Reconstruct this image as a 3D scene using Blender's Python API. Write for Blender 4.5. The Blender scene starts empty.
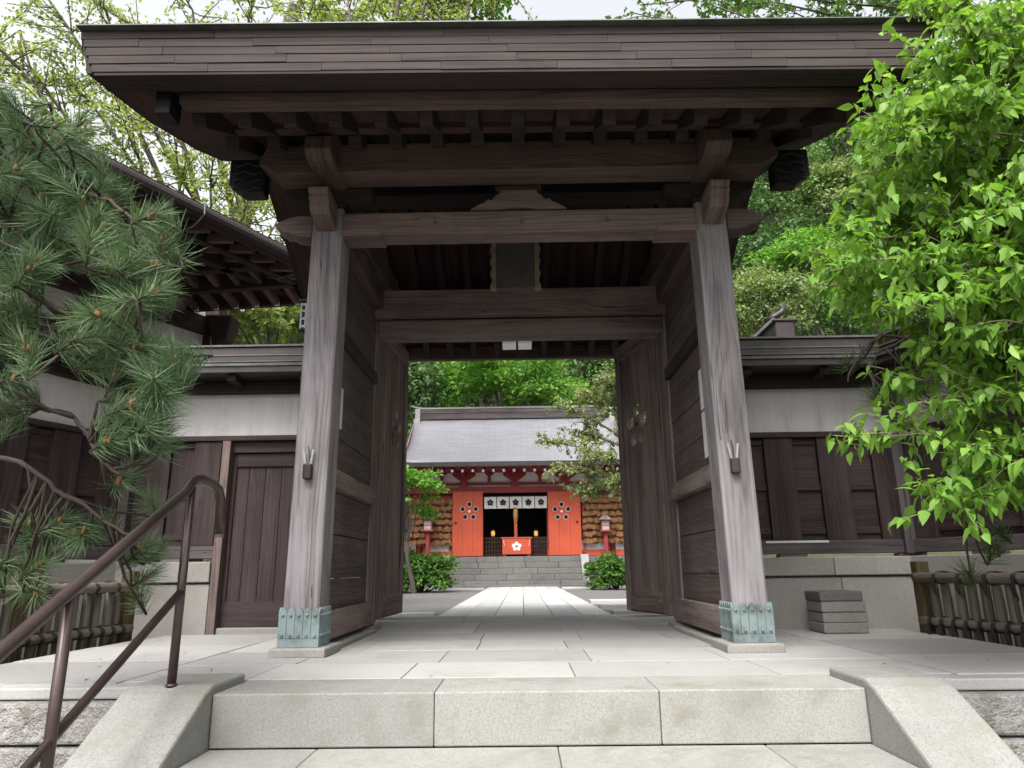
import bpy, bmesh, math, random
import numpy as np
from mathutils import Vector, Matrix

R_ = math.radians
PI = math.pi
scene = bpy.context.scene
COL = scene.collection
rng = np.random.default_rng(7)
random.seed(7)

# ------------------------------------------------------------------ camera, sky, sun, exposure
F_PX, PITCH, YAW, ROLL, CAM_H = 705.0, R_(14.7), R_(0.65), R_(0.7), 0.48
fwd = Vector((-math.sin(YAW) * math.cos(PITCH), math.cos(YAW) * math.cos(PITCH), math.sin(PITCH)))
r0 = Vector((math.cos(YAW), math.sin(YAW), 0))
u0 = r0.cross(fwd)
rgt = math.cos(ROLL) * r0 - math.sin(ROLL) * u0
upv = rgt.cross(fwd)
cam_d = bpy.data.cameras.new('camera')
cam = bpy.data.objects.new('camera', cam_d)
COL.objects.link(cam)
cam.matrix_world = Matrix.Translation((0, 0, CAM_H)) @ Matrix((rgt, upv, -fwd)).transposed().to_4x4()
cam_d.sensor_width = 36
cam_d.lens = F_PX / 1024 * 36
cam_d.clip_start = 0.05
cam_d.clip_end = 2000
scene.camera = cam

SUN_EL, SUN_AZ = R_(55), R_(196)          # azimuth clockwise from +Y: from behind the camera, a little to its left
world = bpy.data.worlds.new('World')
scene.world = world
world.use_nodes = True
wn = world.node_tree
bg = wn.nodes['Background']
sky = wn.nodes.new('ShaderNodeTexSky')
sky.sky_type = 'NISHITA'
sky.sun_disc = False
sky.sun_elevation = SUN_EL
sky.sun_rotation = SUN_AZ
sky.dust_density = 7.0
sky.air_density = 1.0
hs = wn.nodes.new('ShaderNodeHueSaturation')   # a thin white overcast takes the blue out of the sky
hs.inputs['Saturation'].default_value = 0.16
hs.inputs['Value'].default_value = 1.0
wn.links.new(sky.outputs[0], hs.inputs['Color'])
wn.links.new(hs.outputs[0], bg.inputs['Color'])
bg.inputs['Strength'].default_value = 0.15
sd = bpy.data.lights.new('sun', 'SUN')
sd.energy = 0.9
sd.angle = R_(24)
sd.color = (1.0, 0.96, 0.90)
sun = bpy.data.objects.new('sun', sd)
COL.objects.link(sun)
sdir = Vector((math.sin(SUN_AZ) * math.cos(SUN_EL), math.cos(SUN_AZ) * math.cos(SUN_EL), math.sin(SUN_EL)))
sun.rotation_euler = (-sdir).to_track_quat('-Z', 'Y').to_euler()
sun.location = (0, -5, 30)
vs = scene.view_settings
vs.view_transform = 'Standard'
vs.look = 'None'
vs.exposure = 1.55
vs.gamma = 1
vs.use_curve_mapping = False
scene.render.engine = 'CYCLES'
scene.cycles.use_denoising = True
scene.cycles.max_bounces = 6
scene.cycles.diffuse_bounces = 4
scene.cycles.transmission_bounces = 4
scene.cycles.transparent_max_bounces = 4

# ------------------------------------------------------------------ helpers
def at(px, py, Y):
    """world point on the plane y=Y that the measured picture point (px, py) looks at"""
    d = fwd + rgt * ((px - 512) / F_PX) + upv * ((384 - py) / F_PX)
    return Vector((0, 0, CAM_H)) + d * (Y / d.y)

def root_loc(o):
    while o.parent is not None:
        o = o.parent
    return Vector(o.location)

class MB:
    """collects shapes; build() links them as ONE mesh object"""
    def __init__(s, M=None):
        s.v, s.f, s.uv, s.M = [], [], [], M
    def _add(s, vs, fs, uvs):
        n = len(s.v)
        for p in vs:
            p = Vector(p)
            s.v.append(tuple(s.M @ p) if s.M is not None else tuple(p))
        for f in fs:
            s.f.append([i + n for i in f])
        s.uv.extend(uvs)
    def poly8(s, P, ax=None):
        """eight corners: bottom ring 0-3, top ring 4-7"""
        P = [Vector(p) for p in P]
        fs = [(3, 2, 1, 0), (4, 5, 6, 7), (0, 1, 5, 4), (1, 2, 6, 5), (2, 3, 7, 6), (3, 0, 4, 7)]
        e = [(P[1] - P[0]), (P[3] - P[0]), (P[4] - P[0])]
        if ax is None:
            ax = max(range(3), key=lambda i: e[i].length)
        a = e[ax].normalized() if e[ax].length > 0 else Vector((1, 0, 0))
        b = e[(ax + 1) % 3].normalized() if e[(ax + 1) % 3].length > 0 else Vector((0, 1, 0))
        c = e[(ax + 2) % 3].normalized() if e[(ax + 2) % 3].length > 0 else Vector((0, 0, 1))
        o1, o2 = random.uniform(0, 50), random.uniform(0, 50)
        uvs = []
        for f in fs:
            n = (P[f[1]] - P[f[0]]).cross(P[f[2]] - P[f[0]])
            if n.length > 0: n.normalize()
            da, db, dc = abs(n.dot(a)), abs(n.dot(b)), abs(n.dot(c))
            if da > max(db, dc):
                uvs.append([(P[i].dot(b) * .3 + o1, P[i].dot(c) + o2) for i in f])
            elif db > dc:
                uvs.append([(P[i].dot(a) + o1, P[i].dot(c) + o2) for i in f])
            else:
                uvs.append([(P[i].dot(a) + o1, P[i].dot(b) + o2 + 7) for i in f])
        s._add(P, fs, uvs)
        return s
    def box(s, x0, x1, y0, y1, z0, z1, ax=None):
        return s.poly8([(x0, y0, z0), (x1, y0, z0), (x1, y1, z0), (x0, y1, z0),
                        (x0, y0, z1), (x1, y0, z1), (x1, y1, z1), (x0, y1, z1)], ax)
    def bar(s, p, q, w, h, up=(0, 0, 1)):
        """a straight timber from p to q, w wide and h high"""
        p, q = Vector(p), Vector(q)
        d = (q - p).normalized()
        side = d.cross(Vector(up))
        if side.length < 1e-4: side = d.cross(Vector((0, 1, 0)))
        side.normalize()
        n = side.cross(d)
        a, b = side * w / 2, n * h / 2
        return s.poly8([p - a - b, q - a - b, q + a - b, p + a - b, p - a + b, q - a + b, q + a + b, p + a + b], 0)
    def prism(s, pts, ext0, ext1, plane='xz'):
        """closed outline pts extruded between ext0 and ext1 on the third axis"""
        k = len(pts)
        def P(p, e):
            if plane == 'xz': return (p[0], e, p[1])
            if plane == 'yz': return (e, p[0], p[1])
            return (p[0], p[1], e)
        vs = [P(p, ext0) for p in pts] + [P(p, ext1) for p in pts]
        fs = [list(range(k))[::-1], list(range(k, 2 * k))]
        o = random.uniform(0, 50)
        uvs = [[(pts[i][0] + o, pts[i][1]) for i in fs[0]], [(pts[i - k][0] + o, pts[i - k][1]) for i in fs[1]]]
        for i in range(k):
            j = (i + 1) % k
            fs.append([i, j, j + k, i + k])
            l = math.dist(pts[i], pts[j])
            uvs.append([(o, ext0), (o + l, ext0), (o + l, ext1), (o, ext1)])
        s._add(vs, fs, uvs)
        return s
    def tube(s, pts, rad, n=8, cap=True):
        pts = [Vector(p) for p in pts]
        if not hasattr(rad, '__len__'): rad = [rad] * len(pts)
        vs, fs, uvs = [], [], []
        t0 = (pts[1] - pts[0]).normalized()
        ref = Vector((0, 0, 1)) if abs(t0.z) < .9 else Vector((1, 0, 0))
        a = t0.cross(ref).normalized()
        L = 0
        Ls = []
        for i, p in enumerate(pts):
            t = (pts[min(i + 1, len(pts) - 1)] - pts[max(i - 1, 0)])
            t = t.normalized() if t.length > 1e-9 else t0
            a = (a - t * a.dot(t))
            a = a.normalized() if a.length > 1e-6 else t.orthogonal().normalized()
            b = t.cross(a)
            if i: L += (p - pts[i - 1]).length
            Ls.append(L)
            for k in range(n):
                th = 2 * PI * k / n
                vs.append(p + (a * math.cos(th) + b * math.sin(th)) * rad[i])
        o = random.uniform(0, 50)
        for i in range(len(pts) - 1):
            for k in range(n):
                k2 = (k + 1) % n
                fs.append([i * n + k, i * n + k2, (i + 1) * n + k2, (i + 1) * n + k])
                c0, c1 = k / n * 6.28 * rad[i], (k + 1) / n * 6.28 * rad[i]
                uvs.append([(Ls[i] + o, c0), (Ls[i] + o, c1), (Ls[i + 1] + o, c1), (Ls[i + 1] + o, c0)])
        if cap:
            fs.append([k for k in range(n)][::-1]); uvs.append([(0, 0)] * n)
            m = (len(pts) - 1) * n
            fs.append([m + k for k in range(n)]); uvs.append([(0, 0)] * n)
        s._add(vs, fs, uvs)
        return s
    def lathe(s, c, prof, n=16, axis='z'):
        """profile of (radius, height) about a vertical axis through c"""
        c = Vector(c)
        pts = [c + Vector((0, 0, h)) for r, h in prof]
        vs, fs, uvs = [], [], []
        for (r, h) in prof:
            for k in range(n):
                th = 2 * PI * k / n
                vs.append(c + Vector((r * math.cos(th), r * math.sin(th), h)))
        for i in range(len(prof) - 1):
            for k in range(n):
                k2 = (k + 1) % n
                fs.append([i * n + k, i * n + k2, (i + 1) * n + k2, (i + 1) * n + k])
                uvs.append([(prof[i][1], k * .05), (prof[i][1], k * .05 + .05), (prof[i + 1][1], k * .05 + .05), (prof[i + 1][1], k * .05)])
        fs.append([k for k in range(n)][::-1]); uvs.append([(0, 0)] * n)
        m = (len(prof) - 1) * n
        fs.append([m + k for k in range(n)]); uvs.append([(0, 0)] * n)
        s._add(vs, fs, uvs)
        return s
    def build(s, name, mat, parent=None, bevel=0, smooth=False, loc=None):
        """vertices are given in world space; the mesh is stored about its thing's base"""
        if parent is not None: o0 = root_loc(parent)
        elif loc is not None: o0 = Vector(loc)
        else: o0 = Vector((0, 0, 0))
        me = bpy.data.meshes.new(name)
        me.from_pydata([tuple(Vector(p) - o0) for p in s.v], [], s.f)
        uvl = me.uv_layers.new(name='grain')
        flat = [c for f in s.uv for p in f for c in p]
        uvl.data.foreach_set('uv', flat)
        me.materials.append(mat)
        me.validate()
        bm = bmesh.new(); bm.from_mesh(me)
        bmesh.ops.recalc_face_normals(bm, faces=bm.faces)
        bm.to_mesh(me); bm.free()
        if smooth:
            me.polygons.foreach_set('use_smooth', [True] * len(me.polygons))
        o = bpy.data.objects.new(name, me)
        COL.objects.link(o)
        if parent is not None: o.parent = parent
        else: o.location = o0
        if bevel:
            b = o.modifiers.new('bevel', 'BEVEL')
            b.width = bevel; b.segments = 2; b.limit_method = 'ANGLE'; b.angle_limit = R_(40)
        return o

def tag(o, label=None, cat=None, group=None, kind=None):
    if label: o['label'] = label
    if cat: o['category'] = cat
    if group: o['group'] = group
    if kind: o['kind'] = kind
    return o

def thing(name, label, cat, loc=(0, 0, 0), group=None):
    o = bpy.data.objects.new(name, None)
    o.empty_display_size = .1
    COL.objects.link(o)
    o.location = loc
    return tag(o, label, cat, group)

def np_mesh(name, V, Fc, mat, parent=None, loc=None):
    o0 = np.array(root_loc(parent) if parent is not None else (loc or (0, 0, 0)), float)
    me = bpy.data.meshes.new(name)
    V = np.asarray(V, float) - o0
    Fc = np.asarray(Fc, np.int32)
    k = Fc.shape[1]
    me.vertices.add(len(V)); me.vertices.foreach_set('co', V.ravel())
    me.loops.add(Fc.size); me.loops.foreach_set('vertex_index', Fc.ravel())
    me.polygons.add(len(Fc)); me.polygons.foreach_set('loop_start', np.arange(len(Fc), dtype=np.int32) * k)
    me.polygons.foreach_set('loop_total', np.full(len(Fc), k, np.int32))
    me.update(calc_edges=True)
    me.materials.append(mat)
    o = bpy.data.objects.new(name, me)
    COL.objects.link(o)
    if parent is not None: o.parent = parent
    else: o.location = o0
    return o

def copy_thing(src, loc, rz=0, scale=None, label=None, group=None):
    c = src.copy(); COL.objects.link(c)
    c.location = loc; c.rotation_euler = (0, 0, rz)
    if scale: c.scale = scale if hasattr(scale, '__len__') else (scale,) * 3
    if label: c['label'] = label
    if group: c['group'] = group
    for ch in src.children:
        d = ch.copy(); COL.objects.link(d); d.parent = c
        for g in ch.children:
            e = g.copy(); COL.objects.link(e); e.parent = d
    return c

# ------------------------------------------------------------------ materials
def new_mat(name):
    m = bpy.data.materials.new(name); m.use_nodes = True
    nt = m.node_tree
    return m, nt, nt.nodes, nt.links, nt.nodes['Principled BSDF']

def ramp(N, stops):
    r = N.new('ShaderNodeValToRGB')
    while len(r.color_ramp.elements) < len(stops): r.color_ramp.elements.new(.5)
    for e, (p, c) in zip(r.color_ramp.elements, stops):
        e.position = p; e.color = (*c, 1) if len(c) == 3 else c
    return r

def math_n(N, L, op, a, b=None, c=None):
    n = N.new('ShaderNodeMath'); n.operation = op
    for i, x in enumerate((a, b, c)):
        if x is None: continue
        if hasattr(x, 'links') or hasattr(x, 'is_linked'): L.new(x, n.inputs[i])
        else: n.inputs[i].default_value = x
    return n.outputs[0]

def noise(N, L, vec, scale, detail=3, rough=.55, dist=0):
    n = N.new('ShaderNodeTexNoise')
    n.inputs['Scale'].default_value = scale; n.inputs['Detail'].default_value = detail
    n.inputs['Roughness'].default_value = rough; n.inputs['Distortion'].default_value = dist
    if vec is not None: L.new(vec, n.inputs['Vector'])
    return n

def wood(name, dark, mid, light, rough=.8, figure=1.0, weather=None, wear=.0, bump=.35):
    """grain runs along the u of the 'grain' map (metres along the timber)"""
    m, nt, N, L, B = new_mat(name)
    uv = N.new('ShaderNodeUVMap'); uv.uv_map = 'grain'
    sp = N.new('ShaderNodeSeparateXYZ'); L.new(uv.outputs[0], sp.inputs[0])
    oi = N.new('ShaderNodeObjectInfo')
    def vec(su, sv):
        c = N.new('ShaderNodeCombineXYZ')
        L.new(math_n(N, L, 'MULTIPLY', sp.outputs[0], su), c.inputs[0])
        L.new(math_n(N, L, 'MULTIPLY', sp.outputs[1], sv), c.inputs[1])
        L.new(math_n(N, L, 'MULTIPLY', oi.outputs['Random'], 37.0), c.inputs[2])
        return c.outputs[0]
    warp = noise(N, L, vec(.42, 3.2), 1.3, 2, .45)
    band = math_n(N, L, 'ADD', math_n(N, L, 'MULTIPLY', sp.outputs[1], 170.0), math_n(N, L, 'MULTIPLY', warp.outputs[0], 70.0 * figure))
    ring = math_n(N, L, 'MULTIPLY_ADD', math_n(N, L, 'SINE', band), .5, .5)
    ring = math_n(N, L, 'POWER', ring, 2.2)
    fine = noise(N, L, vec(2.2, 95.0), 1.0, 4, .65)
    streak = noise(N, L, vec(.5, 16.0), 1.0, 3, .6)
    v = math_n(N, L, 'ADD', math_n(N, L, 'MULTIPLY', ring, -.15), math_n(N, L, 'MULTIPLY', fine.outputs[0], .5))
    v = math_n(N, L, 'ADD', v, math_n(N, L, 'MULTIPLY', streak.outputs[0], .55))
    r = ramp(N, [(.22, dark), (.45, mid), (.70, light)])
    L.new(v, r.inputs[0])
    col = r.outputs[0]
    tc = N.new('ShaderNodeTexCoord')
    pat = noise(N, L, tc.outputs['Object'], 1.7, 4, .6)
    pr = ramp(N, [(.35, (.74, .70, .70)), (.65, (1.12, 1.06, 1.03))]); L.new(pat.outputs[0], pr.inputs[0])
    mx = N.new('ShaderNodeMix'); mx.data_type = 'RGBA'; mx.blend_type = 'MULTIPLY'; mx.inputs['Factor'].default_value = 1
    L.new(col, mx.inputs['A']); L.new(pr.outputs[0], mx.inputs['B']); col = mx.outputs['Result']
    if weather:                                   # silvery weathering in ragged patches
        w2 = noise(N, L, vec(.8, 7.0), 1.0, 4, .65)
        wr = ramp(N, [(.42, (0, 0, 0)), (.62, (wear, wear, wear))]); L.new(w2.outputs[0], wr.inputs[0])
        m2 = N.new('ShaderNodeMix'); m2.data_type = 'RGBA'
        L.new(wr.outputs[0], m2.inputs['Factor']); L.new(col, m2.inputs['A']); m2.inputs['B'].default_value = (*weather, 1)
        col = m2.outputs['Result']
    ck = noise(N, L, vec(.28, 21.0), 1.0, 2, .5)
    cr = math_n(N, L, 'LESS_THAN', math_n(N, L, 'ABSOLUTE', math_n(N, L, 'SUBTRACT', ck.outputs[0], .545)), .0045)
    gate_n = noise(N, L, vec(.9, 5.0), 1.0, 2, .5)
    cr = math_n(N, L, 'MULTIPLY', cr, math_n(N, L, 'GREATER_THAN', gate_n.outputs[0], .50))
    mc = N.new('ShaderNodeMix'); mc.data_type = 'RGBA'
    L.new(math_n(N, L, 'MULTIPLY', cr, .75), mc.inputs['Factor']); L.new(col, mc.inputs['A']); mc.inputs['B'].default_value = (*[c * .25 for c in dark], 1)
    col = mc.outputs['Result']
    v = math_n(N, L, 'SUBTRACT', v, math_n(N, L, 'MULTIPLY', cr, .5))
    L.new(col, B.inputs['Base Color'])
    rr = math_n(N, L, 'MULTIPLY_ADD', fine.outputs[0], .25, rough - .12)
    L.new(rr, B.inputs['Roughness'])
    B.inputs['Specular IOR Level'].default_value = .3
    bp = N.new('ShaderNodeBump'); bp.inputs['Strength'].default_value = bump; bp.inputs['Distance'].default_value = .004
    L.new(v, bp.inputs['Height']); L.new(bp.outputs[0], B.inputs['Normal'])
    return m

def stone(name, base, speck=.5, stain=(.18, .17, .15), stain_amt=.35, scale=1.0, rough=.85, bump=.25, bump_scale=60, moss=None, bdist=.006):
    m, nt, N, L, B = new_mat(name)
    tc = N.new('ShaderNodeTexCoord'); P = tc.outputs['Object']
    geo = N.new('ShaderNodeNewGeometry')
    s1 = noise(N, L, P, 160 * scale, 2, .7)
    s2 = noise(N, L, P, 62 * scale, 3, .7)
    add = math_n(N, L, 'ADD', math_n(N, L, 'MULTIPLY', s1.outputs[0], .6), math_n(N, L, 'MULTIPLY', s2.outputs[0], .4))
    lo = tuple(c * (1 - speck) for c in base); hi = tuple(min(1, c * (1 + speck * .55)) for c in base)
    r = ramp(N, [(.36, lo), (.47, base), (.62, hi)]); L.new(add, r.inputs[0])
    st = noise(N, L, P, 1.9, 8, .72)
    sr = ramp(N, [(.46, (0, 0, 0)), (.58, (stain_amt * .55,) * 3), (.74, (min(1, stain_amt * 1.7),) * 3)]); L.new(st.outputs[0], sr.inputs[0])
    mx = N.new('ShaderNodeMix'); mx.data_type = 'RGBA'
    L.new(sr.outputs[0], mx.inputs['Factor']); L.new(r.outputs[0], mx.inputs['A']); mx.inputs['B'].default_value = (*stain, 1)
    col = mx.outputs['Result']
    # each stone its own tone
    isl = ramp(N, [(0, (.80, .80, .81)), (1, (1.10, 1.09, 1.07))]); L.new(geo.outputs['Random Per Island'], isl.inputs[0])
    m3 = N.new('ShaderNodeMix'); m3.data_type = 'RGBA'; m3.blend_type = 'MULTIPLY'; m3.inputs['Factor'].default_value = 1
    L.new(col, m3.inputs['A']); L.new(isl.outputs[0], m3.inputs['B']); col = m3.outputs['Result']
    if moss:
        mn = noise(N, L, P, 5.5, 6, .7)
        mr = ramp(N, [(.50, (0, 0, 0)), (.68, (.75,) * 3)]); L.new(mn.outputs[0], mr.inputs[0])
        m4 = N.new('ShaderNodeMix'); m4.data_type = 'RGBA'
        L.new(mr.outputs[0], m4.inputs['Factor']); L.new(col, m4.inputs['A']); m4.inputs['B'].default_value = (*moss, 1)
        col = m4.outputs['Result']
    L.new(col, B.inputs['Base Color'])
    B.inputs['Roughness'].default_value = rough
    B.inputs['Specular IOR Level'].default_value = .3
    b1 = noise(N, L, P, bump_scale, 5, .7)
    bp = N.new('ShaderNodeBump'); bp.inputs['Strength'].default_value = bump; bp.inputs['Distance'].default_value = bdist
    L.new(b1.outputs[0], bp.inputs['Height']); L.new(bp.outputs[0], B.inputs['Normal'])
    return m

def paint(name, col, rough=.5, var=.12, nscale=6, metal=0, bump=0, spec=.4, emit=None, dirt=None):
    m, nt, N, L, B = new_mat(name)
    tc = N.new('ShaderNodeTexCoord')
    n = noise(N, L, tc.outputs['Object'], nscale, 5, .65)
    lo = tuple(c * (1 - var * 1.6) for c in col) if dirt is None else dirt
    hi = tuple(min(1, c * (1 + var)) for c in col)
    r = ramp(N, [(.30, lo), (.5, col), (.72, hi)]); L.new(n.outputs[0], r.inputs[0])
    L.new(r.outputs[0], B.inputs['Base Color'])
    B.inputs['Roughness'].default_value = rough; B.inputs['Metallic'].default_value = metal
    B.inputs['Specular IOR Level'].default_value = spec
    if bump:
        bp = N.new('ShaderNodeBump'); bp.inputs['Strength'].default_value = bump; bp.inputs['Distance'].default_value = .003
        n2 = noise(N, L, tc.outputs['Object'], nscale * 9, 4, .6)
        L.new(n2.outputs[0], bp.inputs['Height']); L.new(bp.outputs[0], B.inputs['Normal'])
    if emit:
        B.inputs['Emission Color'].default_value = (*emit[0], 1); B.inputs['Emission Strength'].default_value = emit[1]
    return m

def leaf_mat(name, a, b, c=None, trans=.4, rough=.55, tcol=None):
    m, nt, N, L, B = new_mat(name)
    geo = N.new('ShaderNodeNewGeometry')
    tc = N.new('ShaderNodeTexCoord')
    stops = [(0, a), (.6, b), (1, c or b)]
    r = ramp(N, stops)
    n = noise(N, L, tc.outputs['Object'], .9, 3, .6)
    L.new(math_n(N, L, 'ADD', math_n(N, L, 'MULTIPLY', geo.outputs['Random Per Island'], .6), math_n(N, L, 'MULTIPLY_ADD', n.outputs[0], 1.2, -.4)), r.inputs[0])
    L.new(r.outputs[0], B.inputs['Base Color'])
    B.inputs['Roughness'].default_value = rough
    B.inputs['Specular IOR Level'].default_value = .25
    t = N.new('ShaderNodeBsdfTranslucent')
    g = N.new('ShaderNodeMix'); g.data_type = 'RGBA'; g.blend_type = 'MULTIPLY'; g.inputs['Factor'].default_value = 1
    L.new(r.outputs[0], g.inputs['A']); g.inputs['B'].default_value = (*(tcol or (1.25, 1.3, .6)), 1)
    L.new(g.outputs['Result'], t.inputs['Color'])
    ms = N.new('ShaderNodeMixShader'); ms.inputs[0].default_value = trans
    L.new(B.outputs[0], ms.inputs[1]); L.new(t.outputs[0], ms.inputs[2])
    L.new(ms.outputs[0], N['Material Output'].inputs['Surface'])
    return m

W_POST = wood('weathered_post_wood', (0.0676, 0.0601, 0.0649), (0.1463, 0.1349, 0.1420), (0.2175, 0.2066, 0.2145), .85, 1.0, (0.2701, 0.2621, 0.2737), .5, .5)
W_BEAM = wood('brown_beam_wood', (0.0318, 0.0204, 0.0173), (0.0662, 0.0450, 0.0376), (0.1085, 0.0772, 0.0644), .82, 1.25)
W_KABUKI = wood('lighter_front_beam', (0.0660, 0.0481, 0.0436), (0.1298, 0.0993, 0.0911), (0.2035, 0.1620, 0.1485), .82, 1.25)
W_SIDE = wood('brown_side_plank', (.036, .026, .024), (.072, .054, .051), (.115, .090, .086), .82, 1.0)
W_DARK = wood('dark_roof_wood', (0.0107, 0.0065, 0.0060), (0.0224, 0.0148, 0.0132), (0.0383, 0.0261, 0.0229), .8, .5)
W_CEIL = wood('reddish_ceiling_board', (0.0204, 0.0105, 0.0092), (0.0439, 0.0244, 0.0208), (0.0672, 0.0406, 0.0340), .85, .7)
W_RAFT = wood('warm_brown_rafter', (.045, .024, .018), (.105, .060, .045), (.16, .10, .078), .8, .8)
W_DOOR = wood('grey_brown_door_wood', (0.0513, 0.0381, 0.0353), (0.1123, 0.0854, 0.0782), (0.1871, 0.1465, 0.1350), .82, 1.2, (0.2567, 0.2108, 0.2004), .5, .4)
W_WALL = wood('dark_stained_board', (0.0101, 0.0055, 0.0058), (0.0248, 0.0144, 0.0145), (0.0482, 0.0311, 0.0305), .7, .8, (0.0777, 0.0592, 0.0594), .25, .25)
W_KICK = wood('faded_sill_timber', (0.0280, 0.0224, 0.0238), (0.0560, 0.0462, 0.0476), (0.0910, 0.0770, 0.0784), .8, .8, (0.1190, 0.1050, 0.1085), .4)
SHINGLE = wood('bark_brown_shingle', (0.0207, 0.0152, 0.0146), (0.0398, 0.0307, 0.0293), (0.0570, 0.0457, 0.0432), .8, .5, (0.0657, 0.0588, 0.0573), .3, .3)
BAMBOO = wood('old_bamboo', (0.0510, 0.0433, 0.0306), (0.0970, 0.0841, 0.0612), (0.1478, 0.1326, 0.1020), .7, .25, (0.1684, 0.1582, 0.1378), .5, .3)
MOSSY_POST = wood('mossy_fence_post', (0.0270, 0.0210, 0.0096), (0.0630, 0.0480, 0.0216), (0.1020, 0.0810, 0.0420), .85, .8)
GRANITE = stone('pale_granite', (0.2186, 0.2164, 0.2033), .42, (0.1312, 0.1290, 0.1180), .40, bump=.35, scale=1.35, moss=(0.1569, 0.1525, 0.1211))
GRANITE_W = stone('wall_granite', (0.2462, 0.2370, 0.2185), .25, (0.1662, 0.1570, 0.1324), .45, bump=.3)
PAVE = stone('worn_paving_stone', (0.2880, 0.2813, 0.2743), .16, (0.1988, 0.1921, 0.1816), .45, bump=.25)
PAVE2 = stone('courtyard_slab', (0.3709, 0.3649, 0.3589), .12, (0.2872, 0.2812, 0.2692), .3, scale=.5)
ROUGH = stone('rough_split_granite', (0.2376, 0.2268, 0.2196), .45, (0.1368, 0.1296, 0.1188), .5, bump=1.0, bdist=.05, bump_scale=11, moss=(0.1008, 0.1008, 0.0720))
OLDSTONE = stone('dark_old_stone', (0.1402, 0.1370, 0.1306), .35, (0.0765, 0.0765, 0.0670), .5, scale=.4, bump=.5)
DARKSLAB = stone('dark_rough_slab', (0.1275, 0.1200, 0.1230), .4, (0.0750, 0.0750, 0.0750), .5, bump=.9, bump_scale=40)
STACK = stone('weathered_block_stone', (.21, .205, .19), .3, (.12, .12, .10), .5, scale=.7, bump=.5)
GRAVEL = stone('grey_gravel', (0.1129, 0.1111, 0.1129), .45, (0.0903, 0.0884, 0.0884), .4, scale=.28, bump=1.0, bump_scale=45)
SOIL = stone('dark_garden_soil', (.060, .050, .036), .5, (.035, .042, .018), .6, scale=.3, bump=1.0, bump_scale=25, moss=(.04, .055, .018))
EARTH = stone('hill_earth', (.05, .055, .025), .5, (.03, .045, .015), .6, scale=.05, bump=1.0, bump_scale=3)
_ = paint('unused', (0.4111, 0.3978, 0.3945), .9, .05, 2.2, bump=.1, spec=.2)
def plaster(name, col):
    m, nt, N, L, B = new_mat(name)
    tc = N.new('ShaderNodeTexCoord')
    mp = N.new('ShaderNodeMapping'); mp.inputs['Scale'].default_value = (5, 5, .45); L.new(tc.outputs['Object'], mp.inputs[0])
    a = noise(N, L, mp.outputs[0], 1.6, 5, .65); b = noise(N, L, tc.outputs['Object'], 2.0, 6, .7)
    v = math_n(N, L, 'ADD', math_n(N, L, 'MULTIPLY', a.outputs[0], .55), math_n(N, L, 'MULTIPLY', b.outputs[0], .45))
    r = ramp(N, [(.34, tuple(c * .72 for c in col)), (.47, tuple(c * .95 for c in col)), (.62, tuple(c * 1.05 for c in col))]); L.new(v, r.inputs[0])
    L.new(r.outputs[0], B.inputs['Base Color']); B.inputs['Roughness'].default_value = .92; B.inputs['Specular IOR Level'].default_value = .2
    n2 = noise(N, L, tc.outputs['Object'], 30, 4, .6)
    bp = N.new('ShaderNodeBump'); bp.inputs['Strength'].default_value = .15; bp.inputs['Distance'].default_value = .004; L.new(n2.outputs[0], bp.inputs['Height']); L.new(bp.outputs[0], B.inputs['Normal'])
    return m
PLASTER = plaster('off_white_plaster', (.52, .505, .50))
COPPER = paint('verdigris_copper', (0.1435, 0.1870, 0.1870), .72, .20, 7, metal=.05, bump=.5, dirt=(0.0508, 0.0615, 0.0541))
ROOFCOP = paint('dark_patinated_copper', (0.0347, 0.0262, 0.0258), .42, .3, 5, metal=.25, bump=.15)
EDGECOP = paint('pale_copper_edge', (0.0720, 0.0749, 0.0688), .45, .3, 9, metal=.2)
BLACKMET = paint('blackened_metal', (0.0098, 0.0098, 0.0112), .45, .4, 20, metal=.4, bump=.9)
RAIL = paint('brown_painted_steel', (.070, .050, .047), .33, .18, 9, metal=.55, spec=.5)
CAPMET = paint('dull_steel', (0.1500, 0.1500, 0.1550), .4, .1, 9, metal=.8)
VERM = paint('vermilion_paint', (0.4414, 0.0654, 0.0259), .55, .10, 2)
VERM2 = paint('deep_red_paint', (0.2384, 0.0217, 0.0231), .55, .15, 2)
WHITEP = paint('white_paint', (0.6800, 0.6715, 0.6545), .6, .03, 3)
WHITEC = paint('white_cloth', (0.5635, 0.5563, 0.5491), .9, .04, 4)
BLACKP = paint('black_print', (.012, .012, .014), .8, .1, 4)
DARKIN = paint('dark_interior', (.015, .011, .010), .9, .2, 3)
LATTICE = paint('dark_brown_lattice', (.055, .025, .018), .7, .2, 5)
_ = paint('tan_votive_wood', (0.3200, 0.1880, 0.0800), .75, .35, 9, dirt=(0.1600, 0.0760, 0.0280))
EMA = leaf_mat('tan_votive_wood', (0.0615, 0.0227, 0.0092), (0.1353, 0.0595, 0.0229), (0.2214, 0.1137, 0.0508), .0, .8)
ROPE_T = paint('black_hemp_cord', (.018, .015, .014), .9, .3, 40, bump=.6)
ROPE_R = paint('red_gold_rope', (.40, .10, .05), .8, .3, 20, bump=.6)
GOLD = paint('dull_gold', (.38, .24, .08), .45, .25, 12, metal=.5)
OLDGILT = paint('old_gilt_edge', (.10, .078, .05), .6, .35, 14)
_ = wood('unused_board', (0.0330, 0.0270, 0.0240), (0.0600, 0.0516, 0.0468), (0.0900, 0.0780, 0.0720), .8, .6)
PLAQ = paint('plaque_board', (.030, .026, .024), .7, .25, 9, bump=.3)
PAPER = paint('yellowed_white_paper', (0.4752, 0.4752, 0.4464), .9, .06, 6)
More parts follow.
